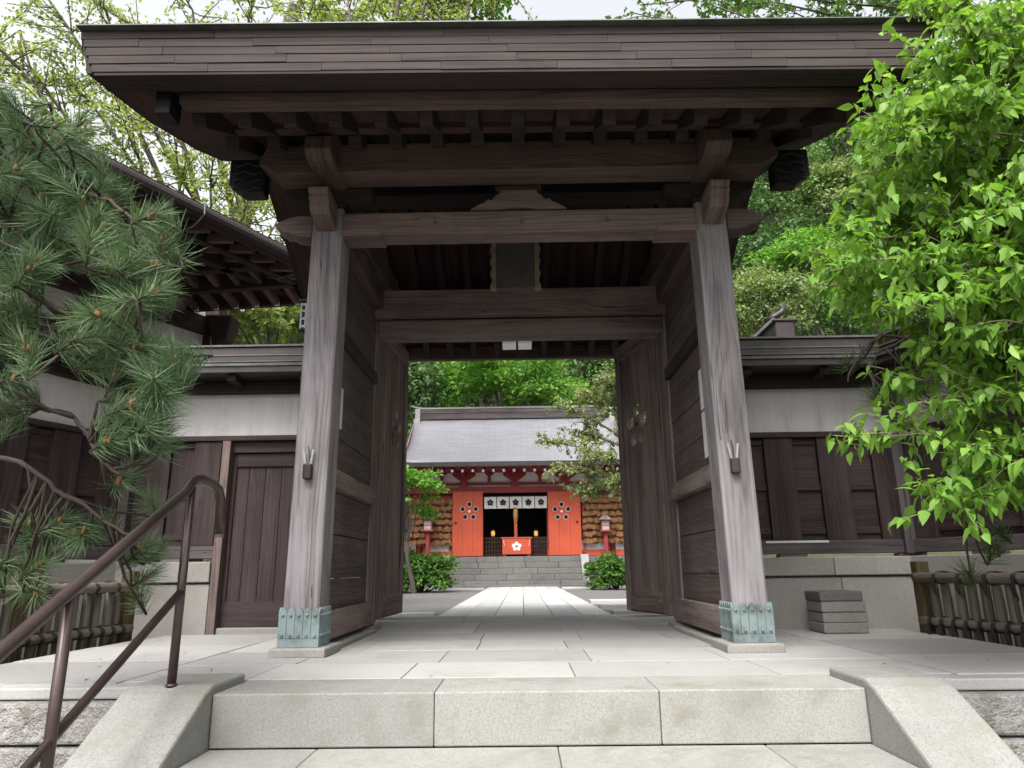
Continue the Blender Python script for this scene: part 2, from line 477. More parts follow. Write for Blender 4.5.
GLASS_T = paint('clear_glass_tube', (0.2750, 0.2750, 0.2500), .15, .1, 30)
LAMPW = paint('frosted_lamp_pane', (.62, .63, .62), .5, .03, 5, emit=((1, .97, .9), .03))
GLOW = paint('lit_lantern_paper', (.8, .55, .2), .6, .05, 5, emit=((1, .42, .08), .16))
SHRINE_ROOF_DUMMY = None
BARK = wood('grey_brown_bark', (0.0320, 0.0256, 0.0208), (0.0760, 0.0640, 0.0544), (0.1320, 0.1160, 0.1000), .9, .8, (0.1760, 0.1680, 0.1520), .3, 1.0)
BARKD = wood('dark_pine_bark', (0.0143, 0.0104, 0.0084), (0.0390, 0.0299, 0.0247), (0.0748, 0.0598, 0.0507), .92, .6, None, 0, 1.0)
TWIG = wood('pale_bare_twig', (.12, .095, .075), (.20, .165, .135), (.30, .255, .215), .9, .4)

def shingle_roof_mat(name, base):
    m, nt, N, L, B = new_mat(name)
    uv = N.new('ShaderNodeUVMap'); uv.uv_map = 'grain'
    bt = N.new('ShaderNodeTexBrick')
    bt.inputs['Scale'].default_value = 1.0
    bt.inputs['Brick Width'].default_value = .42; bt.inputs['Row Height'].default_value = .11
    bt.inputs['Mortar Size'].default_value = .006; bt.inputs['Bias'].default_value = 0
    bt.inputs['Color1'].default_value = (*[c * .88 for c in base], 1); bt.inputs['Color2'].default_value = (*[c * 1.08 for c in base], 1)
    bt.inputs['Mortar'].default_value = (*[c * .55 for c in base], 1)
    L.new(uv.outputs[0], bt.inputs['Vector'])
    L.new(bt.outputs[0], B.inputs['Base Color'])
    B.inputs['Roughness'].default_value = .42; B.inputs['Metallic'].default_value = .15
    bp = N.new('ShaderNodeBump'); bp.inputs['Strength'].default_value = .3; bp.inputs['Distance'].default_value = .01; bp.invert = True
    L.new(bt.outputs['Fac'], bp.inputs['Height']); L.new(bp.outputs[0], B.inputs['Normal'])
    return m
SHROOF = shingle_roof_mat('pale_copper_shingle_roof', (0.2272, 0.2255, 0.2440))

LEAF_R = leaf_mat('fresh_broad_leaf', (0.0806, 0.1656, 0.0244), (0.1471, 0.2873, 0.0434), (0.2370, 0.3702, 0.0738), .42, .45)
LEAF_HILL = leaf_mat('hill_leaf', (0.0480, 0.1063, 0.0320), (0.1097, 0.2124, 0.0670), (0.1781, 0.2832, 0.1038), .3)
LEAF_HILLD = leaf_mat('dark_evergreen_leaf', (0.0297, 0.0684, 0.0218), (0.0659, 0.1331, 0.0410), (0.1233, 0.1949, 0.0628), .2)
LEAF_MAPLE = leaf_mat('bright_maple_leaf', (0.0720, 0.1824, 0.0288), (0.1296, 0.2784, 0.0432), (0.1824, 0.3456, 0.0672), .4)
LEAF_PALE = leaf_mat('pale_olive_leaf', (0.0968, 0.1463, 0.0544), (0.1672, 0.2299, 0.0891), (0.2640, 0.3135, 0.1485), .35)
LEAF_SPARSE = leaf_mat('pale_thin_leaf', (0.1034, 0.1455, 0.0645), (0.2070, 0.2645, 0.1195), (0.3726, 0.3438, 0.2024), .4)
LEAF_SPRING = leaf_mat('yellow_green_spring_leaf', (0.1492, 0.2016, 0.0631), (0.2425, 0.3024, 0.1052), (0.3357, 0.3665, 0.1823), .5)
LEAF_BUSH = leaf_mat('bush_leaf', (0.0400, 0.1000, 0.0176), (0.0800, 0.1760, 0.0320), (0.1200, 0.2320, 0.0480), .35)
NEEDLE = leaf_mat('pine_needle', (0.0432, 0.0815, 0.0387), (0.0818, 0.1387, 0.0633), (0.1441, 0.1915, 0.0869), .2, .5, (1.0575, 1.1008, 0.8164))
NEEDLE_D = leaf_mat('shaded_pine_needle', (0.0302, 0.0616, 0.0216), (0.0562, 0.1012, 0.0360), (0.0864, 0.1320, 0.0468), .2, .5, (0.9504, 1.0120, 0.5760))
CONE = paint('rusty_pine_bud', (0.1760, 0.0840, 0.0360), .8, .3, 30)

# ------------------------------------------------------------------ ground and setting
def hill_z(x, y):
    a = max(0, y - 28.5) * .62
    b = max(0, x - 7.5) * .55 * min(1, max(0, (y - 12) / 10))
    c = max(0, y - 42) * 2.3 * min(1, max(0, (x - 5) / 7))
    z = max(a, b) + .25 * min(a, b)
    return max(min(z, 24 + .1 * z), min(c, 46)) - .05

mb = MB(); mb._add([(-400, -400, -1.14), (400, -400, -1.14), (400, 600, -1.14), (-400, 600, -1.14)], [(0, 1, 2, 3)], [[(0, 0)] * 4])
tag(mb.build('ground', SOIL), kind='structure')
mb = MB(); mb.box(-4.6, 4.6, -3, 1.0, -1.135, -1.03); mb.build('lower_path', PAVE); tag(bpy.context.scene.objects['lower_path'], kind='structure')
# raised temple terrace with gravel, its front hidden behind the retaining stones
mb = MB(); mb.box(-60, 60, 5.9, 90, -1.13, -.035)
tag(mb.build('courtyard', GRAVEL), kind='structure')
mb = MB()
mb.box(-7, -2.93, 3.42, 5.9, -1.13, -.10); mb.box(2.93, 7, 3.42, 5.9, -1.13, -.10)
tag(mb.build('planting_ground', SOIL), kind='structure')

def slab_rows(mb, rows, x0, x1, ztop, thick, gap=.0045, wmin=.55, wmax=.95):
    for (y0, y1) in rows:
        x = x0
        while x < x1 - .02:
            w = random.uniform(wmin, wmax)
            xe = x1 if x + w > x1 - .35 else x + w
            dz = random.uniform(-.0015, .0015)
            mb.box(x + gap / 2, xe - gap / 2, y0 + gap / 2, y1 - gap / 2, ztop - thick, ztop + dz)
            x = xe
mb = MB()
slab_rows(mb, [(3.47, 4.02), (4.02, 4.62), (4.62, 5.2), (5.2, 5.78), (5.78, 6.4), (6.4, 6.98), (6.98, 7.5)], -1.85, 1.95, 0, .12)
slab_rows(mb, [(3.42, 4.25), (4.25, 5.05), (5.05, 5.95)], -2.92, -1.855, 0, .10, .006, .9, 1.2)
slab_rows(mb, [(3.44, 4.15), (4.15, 5.0), (5.0, 5.82)], 1.955, 2.92, 0, .10, .006, .9, 1.2)
tag(mb.build('landing_pavement', PAVE, bevel=.004), kind='structure')
mb = MB(); mb.box(-2.92, 2.92, 3.5, 7.5, -1.12, -.03)
tag(mb.build('landing_ground', SOIL), kind='structure')
# sill strip and courtyard path of long slabs
mb = MB(); mb.box(-2.6, -.60, 7.51, 7.75, -.3, .012); mb.box(-.592, .72, 7.51, 7.75, -.3, .012); mb.box(.728, 2.6, 7.51, 7.75, -.3, .012)
tag(mb.build('threshold_kerb', PAVE, bevel=.006), kind='structure')
mb = MB()
for i in range(6):
    y = 7.80
    while y < 20.2:
        l = random.uniform(1.7, 2.6)
        ye = min(y + l, 20.25)
        if 20.25 - ye < .8: ye = 20.25
        mb.box(-.93 + i * .312 + .004, -.93 + (i + 1) * .312 - .004, y + .004, ye - .004, -.12, .0 + random.uniform(-.003, .003))
        y = ye
tag(mb.build('courtyard_path', PAVE2, bevel=.004), kind='structure')
mb = MB()
for (y0, y1) in ((8.15, 8.5), (9.55, 9.8), (10.9, 11.2)):
    x = 1.0
    while x < 6:
        mb.box(x, x + 1.18, y0, y1, -.12, .02); x += 1.19
for (y0, y1) in ((8.3, 8.5), (18.9, 19.15)):
    x = -1.0
    while x > -6:
        mb.box(x - 1.18, x, y0, y1, -.12, .012); x -= 1.19
mb.box(1.0, 6, 18.6, 18.9, -.12, .02)
tag(mb.build('courtyard_kerb', PAVE2, bevel=.008), kind='structure')

# hill behind the shrine
nx, ny = 60, 50
V = []; Fc = []
for j in range(ny):
    for i in range(nx):
        x = -70 + 150 * i / (nx - 1); y = 27.5 + 90 * j / (ny - 1)
        V.append((x, y, hill_z(x, y) + .3 * math.sin(x * .7) * math.cos(y * .5) * min(1, (y - 27.5) / 4)))
for j in range(ny - 1):
    for i in range(nx - 1):
        a = j * nx + i
        Fc.append((a, a + 1, a + nx + 1, a + nx))
tag(np_mesh('hill', V, Fc, EARTH), kind='structure')
V = []; Fc = []
for j in range(20):
    for i in range(40):
        x = 7.2 + 70 * i / 39; y = 12.0 + 15.5 * j / 19
        V.append((x, y, hill_z(x, y) - .02))
for j in range(19):
    for i in range(39):
        a = j * 40 + i
        Fc.append((a, a + 1, a + 41, a + 40))
tag(np_mesh('hillside', V, Fc, EARTH), kind='structure')

# ------------------------------------------------------------------ stone steps, cheeks, retaining stones
st = thing('stone_steps', 'broad pale granite steps climbing to the gate between two sloping side blocks', 'steps', (.05, 3.08, -.2))
SX0, SX1, RISE, RUN = -1.27, 1.375, .205, .375
joints = [(-.365, .545), (-.83, .13, .95), (-.4, .6), (-.9, .1, .9), (-.3, .5)]
for k in range(5):
    z1 = -RISE * k; y0 = 3.08 - RUN * k; y1 = y0 + RUN + .02 if k else 3.465
    m = MB(); xs = [SX0 if k == 0 else SX0 + .004] + list(joints[k]) + [SX1 if k == 0 else SX1 - .004]
    for a, b in zip(xs[:-1], xs[1:]):
        m.box(a + .0012, b - .0012, y0, y1 - (.02 if k else 0), z1 - RISE + .002 if k < 4 else -1.12, z1)
    m.build('step', GRANITE, st, bevel=.006)
    if k: pass
for sx0, sx1 in ((-1.62, SX0 - .003), (SX1 + .003, 1.70)):
    sl = .55
    m = MB()
    prof = [(3.44, -1.12), (3.44, .035), (3.09, .035), (3.02, .012), (1.20, .012 - sl * 1.82), (1.20, -1.12)]
    m.prism(prof, sx0, sx1, 'yz')
    m.build('cheek_block', GRANITE, st, bevel=.012)

def retaining(name, label, x0, x1, splits):
    t = thing(name, label, 'retaining wall', ((x0 + x1) / 2, 3.3, -.5))
    m = MB(); xs = [x0, (x0 + x1) / 2 + .2, x1]
    for a, b in zip(xs[:-1], xs[1:]): m.box(a + .003, b - .003, 3.33, 3.62, -.055, -.006)
    m.build('capping', PAVE, t, bevel=.008)
    m = MB()
    for (z0, z1, yy, xs) in splits:
        for a, b in zip(xs[:-1], xs[1:]):
            m.box(a + .004, b - .004, yy, 3.5, z0, z1)
    m.build('stone_course', ROUGH, t, bevel=.014)
retaining('retaining_wall', 'rough split granite retaining stones left of the steps, below the handrail', -4.2, -1.628,
          [(-.225, -.06, 3.27, [-4.2, -3.0, -1.628]), (-.62, -.235, 3.24, [-4.2, -2.6, -1.628]), (-1.12, -.63, 3.22, [-4.2, -3.1, -1.628])])
retaining('retaining_wall', 'rough split granite retaining stones right of the steps', 1.708, 4.2,
          [(-.225, -.06, 3.27, [1.708, 2.95, 4.2]), (-.62, -.235, 3.24, [1.708, 2.55, 4.2]), (-1.12, -.63, 3.22, [1.708, 3.0, 4.2])])

# ------------------------------------------------------------------ the gate
CX = .01
gate = thing('temple_gate', 'old weathered timber temple gate with thick shingled roof and open doors', 'gate', (CX, 5.2, 0))
for s in (-1, 1):
    x = CX + s * 1.318
    # pole: slight inward lean, granite foot, copper shoe
    m = MB()
    xb, xt = x + s * .012, x - s * .012
    m.poly8([(xb - .108, 4.36, .05), (xb + .108, 4.36, .05), (xb + .108, 4.60, .05), (xb - .108, 4.60, .05),
             (xt - .105, 4.365, 2.90), (xt + .105, 4.365, 2.90), (xt + .105, 4.595, 2.90), (xt - .105, 4.595, 2.90)])
    post = m.build('post', W_POST, gate, bevel=.016)
    m = MB(); m.box(x - .165, x + .165, 4.29, 4.67, -.005, .05); m.build('post_foot', GRANITE_W, post, bevel=.01)
    m = MB()
    hw = .121
    zt = .275
    m.box(xb - hw, xb + hw, 4.348, 4.612, .052, .10)                  # lower band, then pointed strips on every face
    def strips(face):
        n = 5 if face in 'fb' else 6
        L0 = (2 * hw) if face in 'fb' else .264
        w = L0 / n
        for i in range(n):
            a = -L0 / 2 + i * w + .0012; b = a + w - .0024; c = (a + b) / 2
            pts = [(a, .102), (b, .102), (b, zt - .028), (c + w * .25, zt - .008), (c, zt), (c - w * .25, zt - .008), (a, zt - .028)]
            if face in 'fb':
                y = 4.346 if face == 'f' else 4.604
                m.prism([(p[0] + xb, p[1]) for p in pts], y, y + .010, 'xz')
            else:
                xx = xb - hw - .001 if face == 'l' else xb + hw - .009
                m.prism([(p[0] + 4.48, p[1]) for p in pts], xx, xx + .010, 'yz')
            for zz in (.118, .232):                                  # round studs
                if face == 'f':
                    m.lathe((xb + c, 4.344, zz), [(.001, -.009), (.0075, -.007), (.010, 0), (.0075, .007), (.001, .009)], 8)
                elif face in 'lr':
                    m.lathe((xb + (-hw if face == 'l' else hw), 4.48 + c, zz), [(.001, -.009), (.0075, -.007), (.010, 0), (.0075, .007), (.001, .009)], 8)
    for fc in 'fblr': strips(fc)
    m.box(xb - .112, xb + .112, 4.355, 4.605, .10, zt - .03)
    m.build('copper_shoe', COPPER, post)
    # nose of the cross tie on the front of the post
    m = MB()
    nx_ = x + s * -.01
    m.prism([(4.365, 2.72), (4.365, 2.91), (4.13, 2.92), (4.10, 2.905), (4.11, 2.885), (4.13, 2.87), (4.12, 2.845), (4.15, 2.825), (4.15, 2.79), (4.19, 2.755), (4.27, 2.735)], nx_ - .065, nx_ + .065, 'yz')
    m.build('tie_nose', W_KABUKI, gate, bevel=.006)
    # carved nose of the main beam outside the post
    m = MB()
    a = x + s * .105
    prof = [(0, 2.70), (0, 2.858), (.10, 2.860), (.17, 2.845), (.22, 2.825), (.255, 2.805), (.262, 2.785), (.245, 2.768), (.22, 2.762), (.20, 2.742), (.15, 2.735), (.12, 2.715), (.06, 2.705)]
    m.prism([(a + s * p[0], p[1]) for p in prof], 4.40, 4.56, 'xz')
    m.build('beam_nose', W_KABUKI, gate, bevel=.008)
    # bracket block and arm under the purlin
    m = MB()
    m.box(x - .13, x + .13, 4.35, 4.61, 2.90, 2.935)
    m.prism([(x - .15, 2.935), (x + .15, 2.935), (x + .30, 3.00), (x + .31, 3.045), (x - .31, 3.045), (x - .30, 3.00)], 4.37, 4.53, 'xz')
    m.build('bracket', W_DARK, gate, bevel=.008)
    # outrigger beam carrying the front eave
    m = MB()
    m.prism([(4.9, 3.05), (4.9, 3.30), (4.06, 3.27), (3.94, 3.17), (3.92, 3.07), (4.0, 3.03)], x - s * .045 - .085, x - s * .045 + .085, 'yz')
    m.build('outrigger', W_BEAM, gate, bevel=.008)
    # side: rails, planks
    xi = CX + s * 1.232; xo = CX + s * 1.40
    m = MB(); m.box(min(xi, xo), max(xi, xo), 4.602, 5.948, .06, .235); m.build('side_rail', W_DOOR, gate, bevel=.008)
    m = MB(); m.box(min(xi, xo), max(xi, xo), 4.602, 5.948, 1.01, 1.14); m.build('side_rail', W_DOOR, gate, bevel=.008)
    m = MB(); m.box(min(xi + s * .02, xo), max(xi + s * .02, xo), 4.602, 5.948, 2.05, 2.15); m.build('side_rail', W_DARK, gate, bevel=.008)
    m = MB()
    z = .24
    xp0, xp1 = CX + s * 1.285, CX + s * 1.345
    for zz in (.235, .43, .72, 1.008, 1.142, 1.38, 1.66, 1.86, 2.048, 2.152, 2.42, 2.72):
        if zz > .24: m.box(min(xp0, xp1) + random.uniform(0, .006), max(xp0, xp1) + random.uniform(0, .006), 4.604, 5.946, z + .003, zz - .003)
        z = zz
    m.build('side_panel', W_SIDE, gate, bevel=.004)
    m = MB(); m.box(min(xi + s * -.02, xo), max(xi + s * -.02, xo), 4.602, 6.6, 2.725, 2.90); m.build('cross_tie', W_BEAM, gate, bevel=.008)
    m = MB(); m.box(min(xi - s * .05, xo), max(xi - s * .05, xo), 4.3, 5.94, -.004, .03); m.build('sill_stone', GRANITE_W, gate, bevel=.006)
    # slanting brace timber above the tie
    m = MB(); m.bar((CX + s * 1.27, 4.55, 2.95), (CX + s * 1.27, 6.6, 3.2), .12, .16); m.build('side_purlin', W_BEAM, gate, bevel=.006)
    # rear post with granite foot
    m = MB()
    a, b = CX + s * 1.272, CX + s * 1.50
    m.box(min(a, b), max(a, b), 5.95, 6.27, .035, 2.66); rp = m.build('door_post', W_DOOR, gate, bevel=.014)
    m = MB(); m.box(min(a, b) - .05, max(a, b) + .05, 5.90, 6.32, -.004, .035); m.build('post_foot', GRANITE_W, rp, bevel=.008)
    m = MB(); m.box(min(a, b) + (.0 if s < 0 else .0), max(a, b), 6.275, 6.33, .05, 2.70); m.build('door_jamb', W_DOOR, gate, bevel=.01)
    # open door leaf: planks with five round holes in a plum-blossom ring
    hx, hy, tx, ty = CX + s * 1.268, 6.34, CX + (-1.212 if s < 0 else 1.02), 7.22
    d = Vector((tx - hx, ty - hy, 0)).normalized(); n = Vector((d.y, -d.x, 0)) * (1 if s < 0 else -1)
    wl = math.hypot(tx - hx, ty - hy)
    Mx = Matrix(((d.x, n.x, 0, hx), (d.y, n.y, 0, hy), (0, 0, 1, 0), (0, 0, 0, 1)))
    m = MB(Mx)
    # leaf as one slab cut by real holes
    leaf = MB(Mx)
    leaf.box(0, wl, -.045, 0, .075, 2.74, 2)
    lo = leaf.build('door', W_DOOR, gate)
    cut = MB(Mx)
    for i in range(5):
        th = PI / 2 + i * 2 * PI / 5
        cx_, cz_ = wl * .55 + .155 * math.cos(th), 1.84 + .155 * math.sin(th)
        k = 20
        cut.prism([(cx_ + .075 * math.cos(2 * PI * j / k), cz_ + .075 * math.sin(2 * PI * j / k)) for j in range(k)], -.2, .2, 'xz')
    co = cut.build('cutter', W_DOOR, gate)
    bo = lo.modifiers.new('holes', 'BOOLEAN'); bo.object = co; bo.operation = 'DIFFERENCE'; bo.solver = 'EXACT'
    bpy.context.view_layer.update()
    dg = bpy.context.evaluated_depsgraph_get()
    nm = bpy.data.meshes.new_from_object(lo.evaluated_get(dg))
    lo.modifiers.clear(); lo.data = nm
    bpy.data.objects.remove(co)
    m.box(.0, .13, .001, .022, .08, 2.73); m.box(wl - .10, wl, .001, .022, .08, 2.73)
    m.build('door_stile', W_DOOR, lo, bevel=.006)
    m = MB(Mx); m.box(.13, wl - .10, .001, .018, 2.57, 2.73); m.build('door_rail', W_DOOR, lo, bevel=.006); m = MB(Mx); m.box(.13, wl - .10, .001, .018, .09, .27); m.build('door_rail', W_DOOR, lo, bevel=.006)
    m = MB(Mx)
    k = 18
    m.prism([(wl * .55 + .022 * math.cos(2 * PI * j / k), 1.84 + .022 * math.sin(2 * PI * j / k)) for j in range(k)], .0, .012, 'xz')
    m.build('door_boss', BLACKMET, lo)
    # blackened caps on the purlin ends at the verge
    m = MB(); a, b = CX + s * 1.72, CX + s * 1.97
    m.prism([(a, 2.955), (b - s * .10, 2.955), (b, 3.03), (b, 3.22), (a, 3.22)], 4.26, 4.36, 'xz'); m.build('purlin_cap', BLACKMET, gate, bevel=.01)
    m = MB()
    for q in range(4):
        zz = 2.99 + q * .062
        m.tube([(CX + s * (1.74 + .19 * f), 4.258, zz + .014 * math.sin(f * 9 + q)) for f in np.linspace(0, 1, 9)], .011, 6)
    m.build('cap_relief', BLACKMET, gate, smooth=True)
    m = MB(); a, b = CX + s * 1.93, CX + s * 2.02
    m.box(min(a, b), max(a, b), 3.37, 3.50, 2.95, 3.10); m.box(min(a, b) - .03, max(a, b) + .03, 3.355, 3.51, 3.10, 3.14); m.build('purlin_cap', BLACKMET, gate, bevel=.008)

# main beam with a shallow carved shoulder at each end
m = MB()
m.box(-1.212 + CX, 1.212 + CX, 4.365, 4.55, 2.695, 2.855)
beam = m.build('main_beam', W_KABUKI, gate, bevel=.012)
for sx in (-1, 1):
    m = MB()
    m.prism([(CX + sx * 1.212, 2.683), (CX + sx * .93, 2.683), (CX + sx * .95, 2.72), (CX + sx * 1.0, 2.735), (CX + sx * 1.212, 2.735)], 4.357, 4.558, 'xz')
    m.build('beam_shoulder', W_KABUKI, beam, bevel=.005)
for hx in (-.57, .02, .60):
    m = MB()
    m.tube([(CX + hx + .013 * math.sin(t), 4.351, 2.765 - .013 * math.cos(t)) for t in np.linspace(.6, 5.7, 10)], .0035, 6)
    m.tube([(CX + hx, 4.367, 2.79), (CX + hx, 4.349, 2.79), (CX + hx, 4.349, 2.775)], .003, 6)
    m.build('hook', CAPMET, beam)
# frog-leg strut above it
m = MB()
half = [(.0, 3.05), (.07, 3.05), (.085, 3.02), (.10, 3.035), (.125, 3.02), (.11, 2.985), (.14, 2.965), (.165, 2.93), (.19, 2.94), (.205, 2.915), (.24, 2.90), (.28, 2.872), (.30, 2.857), (.12, 2.857), (.06, 2.868), (0, 2.872)]
half = [(p[0] * 1.12, p[1] if p[1] > 3.02 else p[1] + .012) for p in half]
prof = [(CX + p[0], p[1]) for p in half] + [(CX - p[0], p[1]) for p in half[::-1] if p[0] > 0]
m.prism(prof, 4.375, 4.44, 'xz'); m.build('frog_leg_strut', W_DOOR, gate, bevel=.006)
m = MB(); m.box(CX - .16, CX + .16, 4.36, 4.56, 3.012, 3.046); m.build('bearing_block', W_DARK, gate, bevel=.006)
# big purlin over the posts
m = MB()
e = 1.62
m.prism([(CX - e - .12, 3.13), (CX - e, 3.048), (CX + e, 3.048), (CX + e + .12, 3.13), (CX + e + .07, 3.265), (CX - e - .07, 3.265)], 4.17, 4.37, 'xz')
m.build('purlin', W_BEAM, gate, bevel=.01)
m = MB(); m.box(CX - 1.9, CX + 1.9, 3.40, 3.49, 3.035, 3.105); m.build('eave_beam', W_BEAM, gate, bevel=.006)
m = MB(); m.box(CX - 2.0, CX + 2.0, 3.34, 3.47, 3.107, 3.135); m.build('eave_board', W_DARK, gate, bevel=.004)
# roof body (profile across the gate) with ridge
low = [(3.22, 3.090), (3.57, 3.165), (3.86, 3.235), (4.457, 3.43), (4.87, 3.60), (5.60, 4.02), (6.45, 3.60), (6.90, 3.35), (7.78, 2.945)]
upp = [(7.84, 3.20), (6.9, 3.75), (6.2, 4.2), (5.75, 4.5), (5.45, 4.5), (4.6, 3.98), (3.9, 3.62), (3.20, 3.365)]
HX = 2.27
RX0, RX1 = CX - 2.27, CX + 2.13
m = MB(); m.prism(low + upp, RX0, RX1, 'yz')
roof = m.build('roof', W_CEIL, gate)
m = MB(); m.box(CX - 2.35, CX + 2.35, 5.42, 5.78, 4.46, 4.78); m.box(CX - 2.4, CX + 2.4, 5.36, 5.84, 4.782, 4.83); m.build('roof_ridge', ROOFCOP, roof, bevel=.01)
# front edge: five courses of long shingles, each lapping the one below
m = MB()
zb = 3.085; hgt = .0475
for c in range(5):
    z0 = zb + c * hgt; yo = 3.195 - c * .006
    x = RX0 - .015 - c * .017; x1 = RX1 + .015 + c * .017
    cuts = [x]; q = x + random.uniform(.25, .75)
    while q < x1 - .2: cuts.append(q); q += .62 + random.uniform(-.02, .02)
    cuts.append(x1)
    for a, b in zip(cuts[:-1], cuts[1:]):
        w = random.uniform(-.0015, .0015)
        m.poly8([(a + .001, yo + w + .004, z0 + random.uniform(-.002, .002)), (b - .001, yo + w + .004, z0 + random.uniform(-.002, .002)), (b - .001, 3.28, z0), (a + .001, 3.28, z0),
                 (a + .001, yo + w, z0 + hgt - .0045), (b - .001, yo + w, z0 + hgt - .0045), (b - .001, 3.28, z0 + hgt - .0045), (a + .001, 3.28, z0 + hgt - .0045)], 0)
m.build('shingle_edge', SHINGLE, roof)
m = MB(); m.box(RX0 + .002, RX1 - .002, 3.204, 3.34, 3.066, 3.083); m.build('eave_board', W_DARK, roof)
m = MB(); m.box(RX0 - .09, RX1 + .09, 3.13, 3.30, zb + 5 * hgt, zb + 5 * hgt + .006); m.build('edge_flashing', EDGECOP, roof)
# verges: board along each gable side
for s in (-1, 1):
    m = MB()
    a = RX0 if s < 0 else RX1; b = a + s * .05
    for (p, q) in zip(low[:-1], low[1:]):
        m.poly8([(a, p[0], p[1] + .002), (b, p[0], p[1] + .002), (b, q[0], q[1] + .002), (a, q[0], q[1] + .002),
                 (a, p[0], p[1] + .25), (b + s * .06, p[0], p[1] + .25), (b + s * .06, q[0], q[1] + .25), (a, q[0], q[1] + .25)], 1)
    m.build('verge_board', W_DARK, roof)
# rafters
def rafter(name, x, y0, z0, y1, z1, w, h, mat):
    m = MB(); m.bar((x, y0, z0 + h / 2), (x, y1, z1 + h / 2), w, h)
    m.build(name, mat, gate, bevel=.004)
for k in range(-7, 8):
    x = CX + k * .265
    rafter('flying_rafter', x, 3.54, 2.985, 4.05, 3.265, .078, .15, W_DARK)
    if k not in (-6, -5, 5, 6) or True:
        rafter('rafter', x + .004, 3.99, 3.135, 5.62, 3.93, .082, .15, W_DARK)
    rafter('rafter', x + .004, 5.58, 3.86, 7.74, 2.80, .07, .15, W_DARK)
m = MB(); m.box(CX - 1.9, CX + 1.9, 3.93, 4.0, 3.225, 3.275); m.build('eave_board', W_CEIL, gate)
for o in list(gate.children) + list(roof.children):
    if o.name.split('.')[0] in ('roof', 'shingle_edge', 'edge_flashing', 'verge_board', 'eave_beam', 'eave_board', 'flying_rafter'):
        for v in o.data.vertices:
            X, Yv = v.co.x + CX, v.co.y + 5.2
            v.co.z -= .058 * (X - RX0) / (RX1 - RX0) * max(0, min(1, (4.6 - Yv) / 1.2))
# inside and rear timbers
m = MB(); m.box(CX - 1.9, CX + 1.9, 5.48, 5.72, 3.62, 3.86); m.build('ridge_purlin', W_DARK, gate, bevel=.008)
m = MB(); m.box(CX - 1.45, CX + 1.45, 5.86, 5.95, 2.655, 2.90); m.build('rear_beam', W_KABUKI, gate, bevel=.01)
m = MB(); m.box(CX - 1.27, CX + 1.27, 5.965, 6.24, 2.525, 2.652); m.build('lintel', W_DOOR, gate, bevel=.008)
m = MB(); m.box(CX - 1.9, CX + 1.9, 6.95, 7.15, 2.99, 3.2); m.build('rear_purlin', W_DARK, gate, bevel=.008)
m = MB(); m.box(CX - 2.2, CX + 2.1, 7.70, 7.78, 2.80, 2.95); m.build('eave_beam', W_BEAM, gate, bevel=.006)
m = MB(); m.box(CX - 1.9, CX + 1.9, 5.10, 5.22, 3.06, 3.2); m.build('inner_beam', W_DARK, gate, bevel=.006)
m = MB(); m.box(CX - 1.3, CX + 1.3, 6.55, 6.68, 2.70, 2.95); m.build('inner_beam', W_DARK, gate, bevel=.006)

# things hung on the gate
pq = thing('name_plaque', 'dark hanging plaque with scalloped gilt edges under the gate roof', 'plaque', (CX - .03, 5.18, 2.83))
tilt = .10
m = MB(); px = CX - .03
m.poly8([(px - .155, 5.12, 2.60), (px + .155, 5.12, 2.60), (px + .155, 5.16, 2.60), (px - .155, 5.16, 2.60),
         (px - .165, 5.12 - tilt, 3.12), (px + .165, 5.12 - tilt, 3.12), (px + .165, 5.16 - tilt, 3.12), (px - .165, 5.16 - tilt, 3.12)], 2)
m.build('board', PLAQ, pq)
for s in (-1, 1):
    m = MB()
    prof = []
    for i in range(25):
        z = 2.585 + .55 * i / 24
        prof.append((px + s * (.188 + .009 * math.sin(i * 1.55) + (.01 if i in (0, 24) else 0)), z))
    pts = [(px + s * .15, 2.585)] + prof + [(px + s * .15, 3.135)]
    k = len(pts)
    vs = [(p[0], 5.10 - tilt * (p[1] - 2.6) / .52, p[1]) for p in pts] + [(p[0], 5.15 - tilt * (p[1] - 2.6) / .52, p[1]) for p in pts]
    fs = [list(range(k)), list(range(k, 2 * k))[::-1]] + [[i, (i + 1) % k, (i + 1) % k + k, i + k] for i in range(k)]
    m._add(vs, fs, [[(0, 0)] * len(f) for f in fs]); m.build('scalloped_edge', OLDGILT, pq)
m = MB()
m.tube([(px - .1, 5.04, 3.12), (px - .1, 5.10, 3.2)], .006, 6); m.tube([(px + .1, 5.04, 3.12), (px + .1, 5.10, 3.2)], .006, 6); m.build('hanger', BLACKMET, pq)

lp = thing('ceiling_lamp', 'small box lamp with two white panes under the gate ceiling', 'lamp', (CX - .02, 6.45, 2.57))
lx = -.02
m = MB(); m.box(lx - .16, lx + .16, 6.38, 6.55, 2.615, 2.70); m.box(lx - .02, lx + .02, 6.42, 6.54, 2.701, 2.75); m.build('lamp_housing', BLACKMET, lp, bevel=.004)
for s in (-1, 1):
    m = MB(); a = lx + s * .075
    m.poly8([(a - .065, 6.385, 2.555), (a + .065, 6.385, 2.555), (a + .065, 6.54, 2.54), (a - .065, 6.54, 2.54), (a - .065, 6.385, 2.612), (a + .065, 6.385, 2.612), (a + .065, 6.54, 2.612), (a - .065, 6.54, 2.612)])
    m.build('lamp_pane', LAMPW, lp)
m = MB()
for xx in (-.148, -.005, .139): m.box(lx + xx, lx + xx + .01, 6.375, 6.382, 2.545, 2.62)
m.box(lx - .148, lx + .149, 6.374, 6.380, 2.578, 2.584)
m.build('lamp_frame', BLACKMET, lp)

